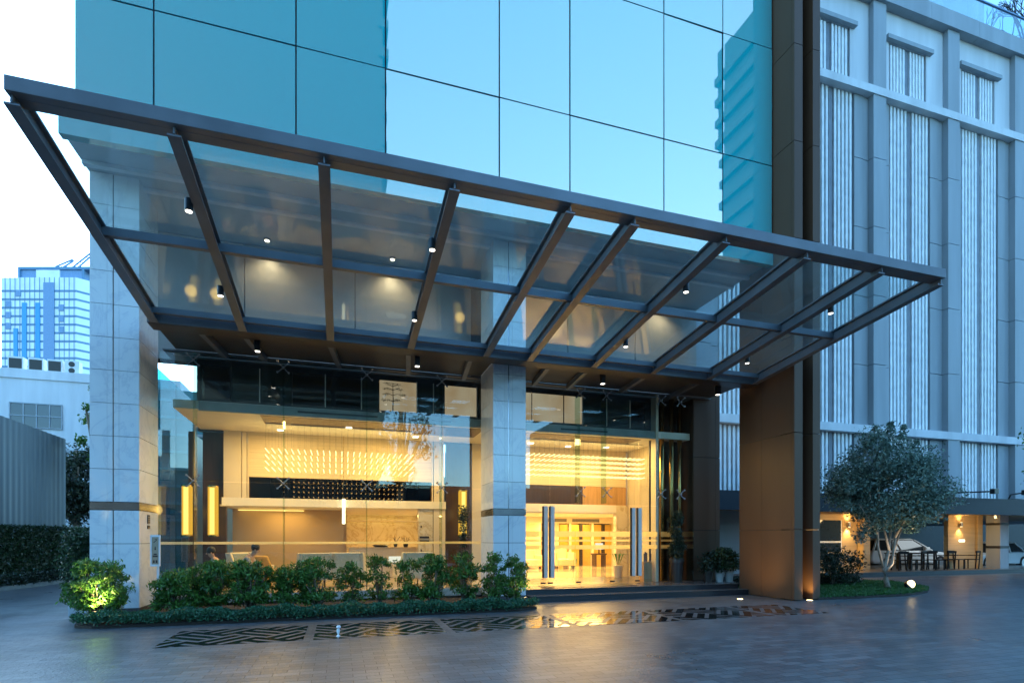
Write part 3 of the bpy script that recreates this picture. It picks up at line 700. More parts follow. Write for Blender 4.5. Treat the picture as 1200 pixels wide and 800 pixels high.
#PART2
# ------------------------------------------------------------------ white building on the right
WB = thing('white_office_building', 'pale blue white building with tall louvre strips and a charcoal porch fascia', 'building', (25, 17, 0))
wy = 17.0; P0 = 20.7; BAY = 4.25
def bayx(k): return P0 + BAY * k
jz = [3.4, 6.05, 8.7, 11.5, 14.3, 17.1, 19.8]
wp = MB(); wq = MB()
for k in range(-2, 7):
    xa, xb = bayx(k) + .70, bayx(k) + BAY           # from pilaster to pilaster
    for z0, z1 in zip(jz[:-1], jz[1:]):
        wp.box(xa, xa + .42, wy, wy + .2, z0 + .012, z1 - .012); wq.box(xa + 2.78, xb - .3, wy, wy + .2, z0 + .012, z1 - .012); wq.box(xb - .3, xb, wy + .03, wy + .2, z0 + .012, z1 - .012)
    wp.build('panel_strip', M['white_wall2'], WB); wq.build('panel_strip', M['white_wall2'], WB); wp = MB(); wq = MB()
up = MB()
for k in range(-2, 7):
    xa, xb = bayx(k) + .70, bayx(k) + BAY
    up.box(xa, xa + .42, wy, wy + .2, 20.0, 23.5); up.box(xa + 2.55, xb, wy, wy + .2, 20.0, 23.5); up.box(xa + .42, xa + 2.55, wy, wy + .2, 22.25, 23.5)
up.build('upper_wall', M['white_wall'], WB)
B(13.2, 51, wy + .21, 36, 2.75, 23.9).build('building_core', M['slat_back'], WB)
B(13.1, 13.5, wy + .05, 36, 2.75, 23.9).build('end_wall', M['white_wall2'], WB)
for k in range(-2, 8):
    x = bayx(k)
    mb = MB()
    for z0, z1 in zip(jz[:-1], jz[1:]): mb.box(x, x + .69, wy - .22, wy + .2, z0 + .012, z1 - .012)
    mb.box(x, x + .69, wy - .22, wy + .2, 20.0, 23.5); mb.build('pilaster', M['white_wall2'], WB)
lv = {}
for nm, (z0, z1, w) in {'tall_louvre': (6.2, 19.66, 2.36), 'lower_louvre': (3.4, 5.86, 2.36), 'upper_louvre': (20.0, 22.2, 2.1)}.items():
    first = None
    for k in range(-2, 7):
        x0 = bayx(k) + 1.12
        if first is None:
            fr = B(x0 + .02, x0 + w - .02, wy + .17, wy + .205, z0, z1).build('louvre_window', M['slat_back'], WB)
            sl = MB(); hw = (w - .34) / 2
            for gx0 in (x0 + .08, x0 + .08 + hw + .22):
                for i in range(5):
                    xx = gx0 + i * (hw / 5) + .02; sl.box(xx, xx + .105, wy + .02, wy + .165, z0 + .01, z1 - .01)
            sl.build('white_slats', M['slat'], fr)
            mm = MB(); mm.box(x0 + w / 2 - .09, x0 + w / 2 + .09, wy + .06, wy + .168, z0, z1); mm.box(x0, x0 + .03, wy + .06, wy + .168, z0, z1); mm.box(x0 + w - .03, x0 + w, wy + .06, wy + .168, z0, z1)
            mm.build('mullion', M['slat_mull'], fr)
            if nm == 'upper_louvre': B(x0 - .25, x0 + w + .25, wy - .18, wy - .001, z1 + .05, z1 + .22).build('lintel', M['white_wall2'], fr)
            first = fr
        else:
            c = dup(first, WB); c.location = first.location + Vector(((k + 2) * BAY, 0, 0))
B(12.2, 51, wy - .26, wy + .19, 19.67, 19.99).build('upper_ledge', M['white_wall'], WB)
B(12.2, 51, wy - .26, wy + .19, 5.87, 6.19).build('lower_ledge', M['white_wall'], WB)
rb = MB()
for k in range(-2, 12): rb.box(12.2 + (k + 2) * 2.9 + .006, 12.2 + (k + 3) * 2.9 - .006, wy - .34, wy + 1.2, 23.5, 24.2)
rb.build('roof_band', M['white_wall2'], WB)
bl = MB()
for k in range(0, 28): bl.box(12.2 + k * 1.4 + .01, 12.2 + (k + 1) * 1.4 - .01, wy - .2, wy - .18, 24.2, 25.3)
bl.build('glass_balustrade', M['balustrade'], WB)
B(12.2, 51, wy - .23, wy - .15, 25.3, 25.36).build('balustrade_rail', M['tower_dark'], WB)
pz = B(24, 34.0, 21, 28, 24.2, 33).build('penthouse', M['white_wall'], WB); B(24, 34.3, 20.6, 20.99, 28.6, 29.0).build('penthouse_eave', M['slat_mull'], pz)
# porch
B(12.2, 51, 15.95, 16.15, 2.62, 3.30).build('porch_fascia', M['fascia'], WB)
B(12.2, 51, 16.151, 24, 2.72, 2.745).build('porch_ceiling', M['tan'], WB)
B(12.2, 51, 16.151, wy - .01, 3.24, 3.29).build('porch_top', M['fascia'], WB)
B(13.5, 51, 17.3, 24, .0, .20).build('porch_floor', M['porch_floor'], WB)
B(13.5, 51, 17.22, 17.30, .0, .19).build('porch_kerb', M['riser'], WB)
B(13.2, 15.5, 18.2, 18.4, .2, 2.72).build('porch_wall', M['white_wall2'], WB)
rw = B(16.5, 22.9, 19.4, 19.6, .2, 2.72).build('timber_wall', M['rest_wall'], WB)
B(20.6, 21.9, 19.36, 19.395, 1.0, 2.45).build('hatch_window', M['glass_dark'], rw); B(20.5, 22.0, 19.2, 19.359, .92, .99).build('hatch_shelf', M['rest_wall'], rw)
for x in (20.57, 21.9): B(x, x + .04, 19.355, 19.4, 1.0, 2.45).build('hatch_frame', M['white_paint'], rw)
B(20.61, 21.89, 19.355, 19.394, 1.42, 1.50).build('hatch_frame', M['white_paint'], rw)
rw2 = B(27.5, 29.3, 18.5, 18.7, .2, 2.72).build('timber_wall', M['rest_wall'], WB)
MB().add([(28.22, 18.49, 1.46), (28.60, 18.49, 1.46), (28.60, 18.49, 1.56), (28.22, 18.49, 1.56), (28.22, 18.499, 1.46), (28.60, 18.499, 1.46), (28.60, 18.499, 1.56), (28.22, 18.499, 1.56)], [(0, 1, 2, 3), (4, 7, 6, 5), (0, 4, 5, 1), (1, 5, 6, 2), (2, 6, 7, 3), (3, 7, 4, 0)]).build('lit_plate', M['e_down'], rw2)
cp = B(29.75, 30.35, 17.7, 18.3, .2, 2.72).build('porch_column', M['white_wall2'], WB)
B(29.74, 30.36, 17.69, 18.31, 1.15, 1.27).build('dark_band', M['riser'], cp); B(29.74, 30.36, 17.69, 18.31, 2.25, 2.36).build('dark_band', M['riser'], cp)
B(29.35, 29.7, 18.4, 18.7, .2, 2.72).build('porch_column', M['rest_wall'], WB)
for i, (x, y) in enumerate(((22.95, 19.1), (25.0, 24.2))): B(x, x + .4, y, y + .4, .2, 2.72).build('porch_column', M['rest_wall'], WB)
def wall_lamp(x, y, z, label, e=14):
    t = thing('wall_lamp', label, 'wall lamp', (x, y, z), 'porch wall lamps')
    MB().lathe((x, y - .12, z - .10), [(.055, 0), (.055, .2)], 12).build('lamp_body', M['brushed'], t); B(x - .03, x + .03, y - .07, y, z - .03, z + .03).build('arm', M['brushed'], t)
    MB().lathe((x, y - .12, z - .105), [(.05, 0), (.05, .004)], 12).build('lamp_face', M['e_warm'], t)
    MB().lathe((x, y - .12, z + .101), [(.05, 0), (.05, .004)], 12).build('lamp_face', M['e_warm'], t)
    lamp('SPOT', 'down_bulb', (x, y - .13, z - .13), e, (1, .66, .25), t, .04, (x, y + .15, .2), 100, .9)
    lamp('SPOT', 'up_bulb', (x, y - .13, z + .13), e * .5, (1, .66, .25), t, .04, (x, y + .1, 4), 110, .9)
wall_lamp(28.2, 18.5, 2.28, 'lit wall lamp on the ribbed timber wall, beside the round column', 60)
wall_lamp(22.3, 19.4, 2.25, 'lit wall lamp on the timber wall seen past the small tree', 90)
def porch_pendant(x, y, z, label):
    t = thing('porch_downlight', label, 'downlight', (x, y, 2.71), 'porch downlights')
    MB().lathe((x, y, z), [(.05, 0), (.06, .12), (.03, .14)], 12).build('lamp_body', M['white_paint'], t); MB().lathe((x, y, z - .006), [(.045, 0), (.045, .005)], 12).build('lamp_face', M['e_warm'], t)
    MB().tube([(x, y, z + .13), (x, y, 2.715)], .01, 6).build('stem', M['white_paint'], t)
    lamp('SPOT', 'down_bulb', (x, y, z - .03), 14, (1, .75, .4), t, .04, (x, y, 0), 110, .8)
porch_pendant(26.6, 19.5, 2.1, 'small lit downlight on a stem, above the silver van'); porch_pendant(28.6, 17.2, 2.55, 'small lit downlight near the timber wall top corner')
lamp('AREA', 'kitchen_light', (19, 18.2, 2.6), 60, (1, .66, .28), WB, 1.5, (19, 18.6, 0))
def fascia_spot(x, flip, label):
    t = thing('fascia_spotlight', label, 'spotlight', (x, 15.95, 3.5), 'fascia arm spotlights')
    MB().tube([(x, 16.3, 3.30), (x, 16.2, 3.52), (x + .75 * flip, 15.3, 3.52)], .03, 8).build('arm', M['black'], t)
    B(x + .75 * flip - .12, x + .75 * flip + .12, 15.14, 15.32, 3.42, 3.62).build('lamp_head', M['black'], t)
fascia_spot(24.5, 1, 'small black arm spotlight on the charcoal fascia, beside the tree'); fascia_spot(27.9, -1, 'small black arm spotlight on the charcoal fascia, at its right end')
# car park wall behind
cw = B(13, 70, 36.2, 36.5, 0, 4.5).build('car_park_wall', M['fascia']); tag(cw, 'dark boundary wall at the back of the car park under the white building', 'wall')

# ------------------------------------------------------------------ cars
def car(name, label, x, y, rz, L, Wd, Ht, suv):
    t = thing(name, label, 'car', (x, y, 0), 'parked white cars')
    h0 = .34; hb = Ht * .60
    prof = [(-L / 2, h0 + .1), (-L / 2 + .05, hb - .05), (-L / 2 + .25, hb + .02), (L * .22, hb + .0), (L / 2 - .25, hb - .16), (L / 2 - .03, hb - .32), (L / 2, h0 + .08), (L / 2 - .15, h0 - .08), (-L / 2 + .15, h0 - .08)]
    b = MB(); b.prism(prof, 'y', -Wd / 2, Wd / 2); b.build('body', M['car_white'], t, bevel=.09, local=True)
    bk, bf = -L / 2 + (.12 if suv else .75), L * .22
    tk, tf = -L / 2 + (.42 if suv else 1.35), L * .03
    w0, w1 = Wd / 2 - .05, Wd / 2 - .22
    c = MB(); c.add([(bk, -w0, hb), (bf, -w0, hb), (bf, w0, hb), (bk, w0, hb), (tk, -w1, Ht - .06), (tf, -w1, Ht - .06), (tf, w1, Ht - .06), (tk, w1, Ht - .06)],
          [(0, 3, 2, 1), (4, 5, 6, 7), (0, 1, 5, 4), (1, 2, 6, 5), (2, 3, 7, 6), (3, 0, 4, 7)]); c.build('window_glass', M['glass_dark'], t, bevel=.05, local=True)
    r = MB(); r.add([(tk - .1, -w1 - .03, Ht - .09), (tf + .12, -w1 - .03, Ht - .09), (tf + .12, w1 + .03, Ht - .09), (tk - .1, w1 + .03, Ht - .09), (tk + .1, -w1 + .1, Ht), (tf - .1, -w1 + .1, Ht), (tf - .1, w1 - .1, Ht), (tk + .1, w1 - .1, Ht)],
          [(0, 3, 2, 1), (4, 5, 6, 7), (0, 1, 5, 4), (1, 2, 6, 5), (2, 3, 7, 6), (3, 0, 4, 7)])
    r.build('roof', M['car_white'], t, bevel=.03, local=True)
    for s in (-1, 1):
        p = MB()
        for fb, ft in ((bf, tf), ((bk + bf) / 2 - .1, (tk + tf) / 2), (bk, tk)): p.bar((fb, s * (w0 + .012), hb), (ft, s * (w1 + .012), Ht - .07), .08, .05)
        p.build('window_pillars', M['car_white'], t, local=True)
        B(bf - .55, bf - .3, s * (w0 + .02) - (.0 if s > 0 else .2), s * (w0 + .02) + (.2 if s > 0 else .0), hb + .02, hb + .19).build('wing_mirror', M['car_white'], t, local=True, bevel=.03)
        B(L / 2 - .25, L / 2 - .04, s * (Wd / 2 - .36) - .18, s * (Wd / 2 - .36) + .18, hb - .36, hb - .22).build('headlight', M['mirror_steel'], t, local=True, bevel=.03)
        for px in (-L * .30, L * .31):
            m = MB(); m.tube([(px, s * (Wd / 2 - .20), h0), (px, s * (Wd / 2 + .015), h0)], h0, 20); wh = m.build('wheel', M['tyre'], t, local=True)
            m = MB(); m.tube([(px, s * (Wd / 2 + .0), h0), (px, s * (Wd / 2 + .022), h0)], h0 * .62, 14); m.build('rim', M['rim'], wh, local=True)
    t.rotation_euler[2] = rz
    return t
car('parked_van', 'white silver people carrier parked behind the dark dining chairs', 29.6, 22.4, R(-12), 4.9, 1.85, 1.62, True)
car('parked_car', 'white car cut off by the right edge, beside the round column', 33.6, 20.6, R(180), 4.6, 1.8, 1.45, False)
lamp('AREA', 'van_fill_light', (30.6, 20.4, 2.65), 75, (.8, .93, 1), WB, 2, (30.2, 22.0, 0))  # added fill to brighten the van, no fixture there

# ------------------------------------------------------------------ terrace tables and chairs
def chair_proto():
    t = thing('dining_chair', '', 'chair', (0, 0, .2), 'dark dining chairs on the porch')
    B(-.22, .22, -.22, .22, .42, .46).build('seat', M['black_wood'], t, local=True)
    for sx in (-1, 1):
        B(sx * .2 - .02, sx * .2 + .02, -.22, -.18, 0, .42).build('leg', M['black_wood'], t, local=True)
        MB().bar((sx * .2, .2, 0), (sx * .2, .26, .84), .04, .04).build('leg', M['black_wood'], t, local=True)
        B(sx * .24 - .02, sx * .24 + .02, -.2, .24, .62, .65).build('arm', M['black_wood'], t, local=True)
    m = MB(); m.bar((-.26, .24, .80), (.26, .24, .80), .03, .10); m.build('backrest', M['black_wood'], t, local=True)
    return t
ch0 = chair_proto(); first = True
lab = ['leftmost, behind the tree stems', 'second from the tree stems', 'third from the tree stems', 'in the middle of the row', 'just left of the timber wall', 'in front of the timber wall', 'rightmost, nearest the column']
for i, x in enumerate((23.7, 24.4, 25.2, 26.0, 26.8, 27.6, 28.3)):
    c = ch0 if i == 0 else dup(ch0)
    c.location = (x, 18.0 + .1 * (i % 3), .2); c.rotation_euler[2] = R([170, 10, 185, -15, 175, 5, 195][i]); c['label'] = 'dark dining chair on the porch, ' + lab[i]
def table(x, y, label):
    t = thing('dining_table', label, 'table', (x, y, .2), 'dark porch tables')
    B(x - .4, x + .4, y - .35, y + .35, .90, .94).build('tabletop', M['black_wood'], t)
    for sx in (-1, 1):
        for sy in (-1, 1): B(x + sx * .34 - .03, x + sx * .34 + .03, y + sy * .29 - .03, y + sy * .29 + .03, .2, .9).build('leg', M['black_wood'], t)
table(24.8, 18.9, 'dark dining table behind the chairs, nearest the tree'); table(26.4, 18.9, 'dark dining table in front of the silver van')

# ------------------------------------------------------------------ lawn island with tree
isl = [(11.7, 13.4), (11.95, 11.25), (13.5, 11.2), (15.2, 11.3), (16.6, 11.75), (17.6, 12.4), (18.3, 13.4), (18.8, 14.6), (17.9, 15.5), (12.2, 15.2)]
struct(MB().prism(isl, 'z', -.04, .06).build('lawn_soil', M['soil']))
def in_poly(px, py, poly):
    ins = np.zeros(len(px), bool); n = len(poly)
    for i in range(n):
        x1, y1 = poly[i]; x2, y2 = poly[(i + 1) % n]
        cond = ((y1 > py) != (y2 > py)) & (px < (x2 - x1) * (py - y1) / (y2 - y1 + 1e-12) + x1); ins ^= cond
    return ins
px = rng.uniform(11.7, 18.8, 42000); py = rng.uniform(11.2, 15.5, 42000); k = in_poly(px, py, isl)
stuff(leaves('lawn_grass', np.c_[px[k], py[k], rng.uniform(.06, .12, k.sum())], .09, M['grass'], None, .22, 1.6))
def limb_tree(t, base, limbs, m, name='trunk'):
    mb = MB()
    for pts, r0, r1 in limbs:
        n = len(pts); mb.tube([Vector(base) + Vector(p) for p in pts], [r0 + (r1 - r0) * i / (n - 1) for i in range(n)], 8)
    return mb.build(name, m, t, smooth=True)
T = thing('small_tree', 'small round crowned tree with twisted pale stems lit from below on the lawn', 'tree', (16.0, 12.5, .06))
limb_tree(T, (16.0, 12.5, .04), [
    ([(0.02, 0, 0), (-.10, 0, .35), (-.16, 0, .62), (-.05, 0, .95), (.10, .03, 1.3), (.16, .05, 1.8), (.10, .1, 2.6)], .075, .03),
    ([(-.16, 0, .55), (.10, -.05, .80), (.14, -.05, 1.05), (.28, 0, 1.5), (.42, .1, 2.1), (.6, .1, 2.9)], .055, .02),
    ([(-.14, 0, .6), (-.28, .1, 1.3), (-.3, .1, 1.9), (-.5, .1, 2.6), (-.7, .1, 3.2)], .045, .018),
    ([(.05, 0, 1.2), (-.05, .1, 1.9), (-.25, .1, 2.8), (-.2, .1, 3.9)], .04, .012),
    ([(.14, -.03, 1.0), (.6, .1, 1.7), (1.0, .1, 2.4), (1.2, .1, 3.0)], .03, .01),
    ([(.3, 0, 1.6), (.5, -.3, 2.4), (.6, -.5, 3.4), (.5, -.4, 4.2)], .028, .01),
    ([(-.3, .1, 1.7), (-.75, 0, 2.1), (-1.15, 0, 2.6)], .025, .008), ([(-.75, 0, 1.95), (-1.05, 0, 1.6), (-1.3, 0, 1.75)], .02, .006)], M['bark_pale'])
cs, rs = [], []
for _ in range(100):
    d = rng.normal(size=3); d /= np.linalg.norm(d); rr = rng.uniform(.3, 1) ** .5
    lump = 1 + .16 * math.sin(3 * math.atan2(d[1], d[0]) + 4 * d[2]) + rng.normal(0, .05)
    cs.append(np.array([16.12 + d[0] * rr * 1.44 * lump, 12.6 + d[1] * rr * 1.35 * lump, 3.2 + d[2] * rr * (1.35 if d[2] > 0 else 1.2) * lump])); rs.append(rng.uniform(.14, .42))
for x, z, r in ((-1.2, 1.65, .16), (-1.05, 1.85, .18), (.0, 4.9, .13), (.02, 5.1, .08), (-.55, 4.75, .14), (-.6, 4.95, .07), (.5, 4.8, .12), (.55, 5.05, .06), (1.0, 4.4, .14), (1.1, 4.62, .07), (-1.0, 4.45, .12), (-1.6, 3.1, .18), (1.75, 3.6, .16), (1.9, 3.1, .14), (.9, 1.95, .16), (1.5, 2.3, .14), (-1.75, 2.6, .14)): cs.append(np.array([16.1 + x, 12.5, z])); rs.append(r)
cen = np.concatenate([clumps([c], [r], int(60 + 300 * (r / .35) ** 2)) for c, r in zip(cs, rs)])
leaves('crown', cen, .105, M['leaf_tree'], T, .46, .5)
lamp('AREA', 'porch_light', (28.0, 17.2, 2.68), 55, (1, .66, .28), WB, .8, (28.2, 18.2, 1.2)); lamp('AREA', 'porch_light', (22.0, 18.0, 2.68), 60, (1, .66, .28), WB, 1.0, (22.0, 19.4, 1.0))
B2 = thing('dark_bush', 'dark leafy bush on the lawn left of the small tree', 'bush', (15.4, 13.9, .06))
cs = [(15.4 + rng.uniform(-.75, .75), 13.9 + rng.uniform(-.4, .4), rng.uniform(.3, 1.25)) for _ in range(26)]
leaves('foliage', clumps(cs, [.24] * 26, 90), .12, M['leaf_dark'], B2, .4, .3)
limb_tree(B2, (15.4, 13.9, .05), [([(0, 0, 0), (.1, 0, .6), (.3, 0, 1.1)], .03, .01), ([(0, 0, 0), (-.2, 0, .6), (-.45, 0, 1.1)], .03, .01)], M['bark'], 'stem')
hg = thing('low_hedge', 'low dark clipped hedge along the back of the lawn behind the bronze fin', 'hedge', (14.3, 14.0, .06))
px = rng.uniform(12.1, 16.8, 9000); leaves('foliage', np.c_[px, 14.35 + rng.uniform(-.4, .4, 9000), rng.uniform(.06, .42, 9000)], .08, M['leaf_dark'], hg, .5, .3)
gl = thing('ground_uplight', 'bright round floodlight on the lawn at the foot of the small tree', 'spotlight', (16.55, 12.25, .06))
MB().lathe((16.55, 12.25, .05), [(.03, 0), (.03, .1)], 8).build('stake', M['black'], gl)
MB().tube([(16.55, 12.32, .20), (16.52, 12.18, .23)], [.11, .13], 14).build('lamp_body', M['black'], gl); MB().tube([(16.519, 12.176, .2305), (16.516, 12.168, .231)], .118, 14).build('lamp_face', M['e_warm'], gl)
lamp('SPOT', 'uplight_bulb', (16.48, 12.1, .3), 110, (1, .88, .62), gl, .05, (16.0, 12.6, 2.6), 95, .8)
b2 = MB(); b2.lathe((17.6, 12.9, 0.0), [(.02, 0), (.02, .5)], 6)
# roof terrace tree and sprig at the right edge
def bare_tree(loc, h, label):
    t = thing('bare_tree', label, 'tree', loc); r2 = random.Random(3); mb = MB()
    def grow(p, d, L, r, n):
        q = p + d * L; mb.tube([p, p + d * L * .5 + Vector((r2.uniform(-.05, .05), 0, 0)) * L, q], [r, r * .85, r * .7], 6)
        if n:
            for _ in range(3):
                nd = (d + Vector((r2.uniform(-.8, .8), r2.uniform(-.8, .8), r2.uniform(-.25, .5)))).normalized(); grow(q, nd, L * r2.uniform(.62, .85), r * .62, n - 1)
    grow(Vector(loc), Vector((0, 0, 1)), h * .28, .13, 5); mb.build('trunk', M['black'], t); return t
bare_tree((34.4, 19.6, 24.2), 6.5, 'bare dark branched tree on the roof terrace at the top right')
def leafy_tree(loc, h, rad, n, m, label, lsize=.14, name='background_tree', per=140, squash=.8):
    t = thing(name, label, 'tree', loc); L = Vector(loc)
    limb_tree(t, loc, [([(0, 0, 0), (.1, 0, h * .3), (0, 0, h * .6), (.1, 0, h * .9)], .03 * h, .008 * h)] + [([(0, 0, h * .35), (math.cos(a) * rad * .5, math.sin(a) * rad * .5, h * .6), (math.cos(a) * rad * .85, math.sin(a) * rad * .85, h * .75)], .014 * h, .004 * h) for a in (0.3, 1.5, 2.7, 4.0, 5.2)], M['bark'])
    cs = []
    for _ in range(n):
        d = rng.normal(size=3); d /= np.linalg.norm(d); rr = rng.uniform(.3, 1) ** .5
        cs.append((L.x + d[0] * rad * rr, L.y + d[1] * rad * rr, L.z + h * .66 + d[2] * rr * h * .32 * squash))
    leaves('crown', clumps(cs, rng.uniform(.16, .3, n) * rad, per), lsize, m, t, .5, .3); return t
leafy_tree((23.75, 11.9, 0), 6.9, 1.25, 20, M['leaf_shrub'], 'green tree whose leaf tips reach in at the right edge', .14, 'side_tree', 120)

# ------------------------------------------------------------------ planting beside the lobby
def shrub(x, y, h, w, n, label, idx, m='leaf_shrub', per=62):
    t = thing('garden_shrub', label, 'shrub', (x, y, .05), 'leafy shrubs in the planting bed'); n = int(n * 1.85)
    cs, rs, lm = [], [], []
    for _ in range(n):
        a = rng.uniform(0, 6.28); q = rng.uniform(.1, 1) ** .6; zz = rng.uniform(.16, 1)
        ww = w * (.55 + .45 * math.sin(min(1, zz * 1.15) * 2.6))
        p = (x + math.cos(a) * q * ww, y + math.sin(a) * q * min(.38, ww), .12 + h * zz * (1 - .14 * q)); cs.append(p); rs.append(rng.uniform(.07, .135))
        if rng.random() < .5: lm.append(([(math.cos(a) * .03, 0, 0), ((p[0] - x) * .45, (p[1] - y) * .45, (p[2] - .12) * .55), (p[0] - x, p[1] - y, p[2] - .12)], .014, .004))
    limb_tree(t, (x, y, .12), lm, M['bark'], 'stems')
    leaves('foliage', clumps(cs, rs, per, .7), .10, M[m], t, .30, .7)
SH = [(-4.35, 12.2, 1.16, .50, 46), (-3.05, 12.35, .95, .46, 30), (-2.45, 12.5, 1.08, .46, 34), (-1.75, 12.35, 1.08, .46, 34), (-1.05, 12.45, 1.02, .42, 28), (-.45, 12.35, 1.12, .40, 28), (.25, 12.5, 1.05, .32, 12),
      (.85, 12.4, 1.18, .30, 11), (1.45, 12.45, 1.06, .34, 13), (2.0, 12.35, 1.18, .38, 28), (2.75, 12.4, 1.2, .34, 15), (3.45, 12.2, 1.26, .30, 18), (3.9, 12.05, 1.12, .26, 16)]
nth = ['', 'second', 'third', 'fourth', 'fifth', 'sixth', 'seventh', 'eighth', 'ninth', 'tenth', 'eleventh', 'twelfth']
for i, (x, y, h, w, n) in enumerate(SH):
    lb = 'tall green shrub lit from below in front of the left marble pillar' if i == 0 else ('green shrub at the right end of the bed, at the foot of the middle pillar' if i == 12 else f'green leafy shrub in the planting bed, {nth[i]} from the left pillar')
    shrub(x, y, h, w, n, lb, i)
gp = [(-4.62, 11.75), (-4.2, 11.46), (3.82, 11.44), (4.35, 11.72), (4.35, 12.05), (-4.62, 12.1)]
px = rng.uniform(-4.7, 4.5, 40000); py = rng.uniform(11.38, 12.15, 40000) + .04 * np.sin(px * 5); k = in_poly(px, py, gp)
hz = np.clip((py[k] - 11.4) * .9, .02, .1) + .15 * rng.uniform(0, 1, k.sum()) ** .8 * (1 + .4 * np.sin(px[k] * 7.3) * np.sin(px[k] * 2.9 + 1))
stuff(leaves('ground_cover', np.c_[px[k], py[k] - .04 + (hz - .2) * -.12, hz], .06, M['leaf_cover'], None, .42, .5))
u = thing('garden_spotlight', 'small garden uplight at the foot of the shrub by the left pillar', 'spotlight', (-4.25, 11.72, .12))
MB().tube([(-4.25, 11.72, .18), (-4.23, 11.76, .27)], .04, 10).build('lamp_body', M['black'], u); MB().tube([(-4.2295, 11.761, .272), (-4.229, 11.762, .2745)], .034, 10).build('lamp_face', M['e_warm'], u)
lamp('SPOT', 'uplight_bulb', (-4.2, 11.7, .3), 170, (1, .85, .35), u, .03, (-4.3, 12.2, 1.0), 100, .9)
u = thing('garden_spotlight', 'small garden uplight at the foot of the shrub by the middle pillar', 'spotlight', (4.05, 11.72, .12))
MB().tube([(4.05, 11.72, .18), (4.03, 11.76, .27)], .04, 10).build('lamp_body', M['black'], u); MB().tube([(4.0295, 11.761, .272), (4.029, 11.762, .2745)], .034, 10).build('lamp_face', M['e_warm'], u)
lamp('SPOT', 'uplight_bulb', (4.1, 11.7, .3), 16, (1, .85, .35), u, .03, (3.9, 12.15, .9), 90, .9)
# white planter left of the pillar
pl = thing('box_planter', 'tall pale box planter standing left of the left marble pillar', 'planter', (-5.05, 13.5, 0))
m = MB(); m.box(-5.22, -4.87, 13.2, 13.9, .04, .34); m.build('planter_box', M['planter'], pl, bevel=.01); B(-5.20, -4.89, 13.22, 13.88, 0, .039).build('plinth', M['cream'], pl); B(-5.19, -4.90, 13.23, 13.87, .341, .36).build('soil_top', M['soil'], pl)
pb = thing('clipped_bush', 'dense dark green bush growing tall out of the pale box planter', 'bush', (-5.07, 13.5, .35))
cs = [(-5.1 + rng.uniform(-.16, .12), 13.5 + rng.uniform(-.3, .3), .5 + zz) for zz in rng.uniform(.05, 1.2, 40)]
leaves('foliage', clumps(cs, [.17] * 40, 140), .075, M['leaf_hedge'], pb, .5, .3); limb_tree(pb, (-5.07, 13.5, .35), [([(0, 0, 0), (.03, 0, .7), (0, 0, 1.2)], .03, .01)], M['bark'], 'stem')
# sign post and pillar plaque
sg = thing('sign_post', 'white framed direction sign with brown pictogram tiles beside the left pillar', 'sign', (-3.78, 13.0, .12))
sx, sy = -3.72, 13.3
fr = MB(); fr.box(sx - .09, sx + .09, sy, sy + .04, 1.02, 1.06); fr.box(sx - .09, sx + .09, sy, sy + .04, 1.64, 1.68); fr.box(sx - .09, sx - .065, sy, sy + .04, 1.061, 1.639); fr.box(sx + .065, sx + .09, sy, sy + .04, 1.061, 1.639); fr.build('frame', M['white_paint'], sg)
B(sx - .064, sx + .064, sy + .012, sy + .03, 1.061, 1.639).build('board', M['tan_tile'], sg)
for i, z in enumerate((1.55, 1.40, 1.26, 1.12)):
    m = MB(); y0, y1 = sy + .006, sy + .0115
    if i == 0: m.bar((sx - .03, y0 + .003, z - .03), (sx + .03, y0 + .003, z + .03), .005, .014); m.box(sx - .01, sx + .035, y0, y1, z + .032, z + .044)
    elif i == 1: m.lathe((0, 0, 0), [(.001, 0), (.001, .001)], 3); m.box(sx - .012, sx + .012, y0, y1, z - .035, z + .01); m.box(sx - .01, sx + .01, y0, y1, z + .016, z + .036)
    elif i == 2: m.box(sx - .045, sx + .045, y0, y1, z - .045, z - .01); m.box(sx - .03, sx + .03, y0, y1, z + .0, z + .03)
    else: m.box(sx - .04, sx - .01, y0, y1, z - .03, z + .03); m.box(sx + .01, sx + .04, y0, y1, z - .03, z + .03)
    m.build('pictogram', M['dark_paint'], sg)
B(sx + .02, sx + .06, sy + .041, sy + .07, .12, 1.6).build('post', M['white_paint'], sg)
pq = thing('wall_plaque', 'small dark plaque of two stacked panels on the side of the left pillar', 'sign', (-3.98, 13.8, 1.9))
for z0, z1 in ((1.93, 2.12), (1.82, 1.89)):
    b_ = B(-3.979, -3.968, 13.70, 13.85, z0, z1).build('plaque_panel', M['dark_paint'], pq)
    m = MB()
    for q in range(int((z1 - z0) / .04)): m.box(-3.9675, -3.966, 13.72, 13.83, z0 + .012 + q * .042, z0 + .028 + q * .042)
    m.build('pale_mark', M['tan_tile'], b_)
# small pale lamp standing on the inlay
fl = thing('floor_lamp', 'tiny pale lamp figure standing on the dark woven paving in front of the shrubs', 'ground lamp', (-.02, 9.42, .005))
MB().lathe((-.02, 9.42, .004), [(.032, 0), (.03, .012), (.012, .02), (.012, .045)], 14).build('foot', M['white_paint'], fl)
MB().lathe((-.02, 9.42, .05), [(.018, 0), (.026, .03), (.024, .075)], 14).build('body', M['white_paint'], fl)
MB().lathe((-.015, 9.42, .132), [(.012, 0), (.034, .012), (.036, .035), (.022, .05)], 14).build('head', M['white_paint'], fl)

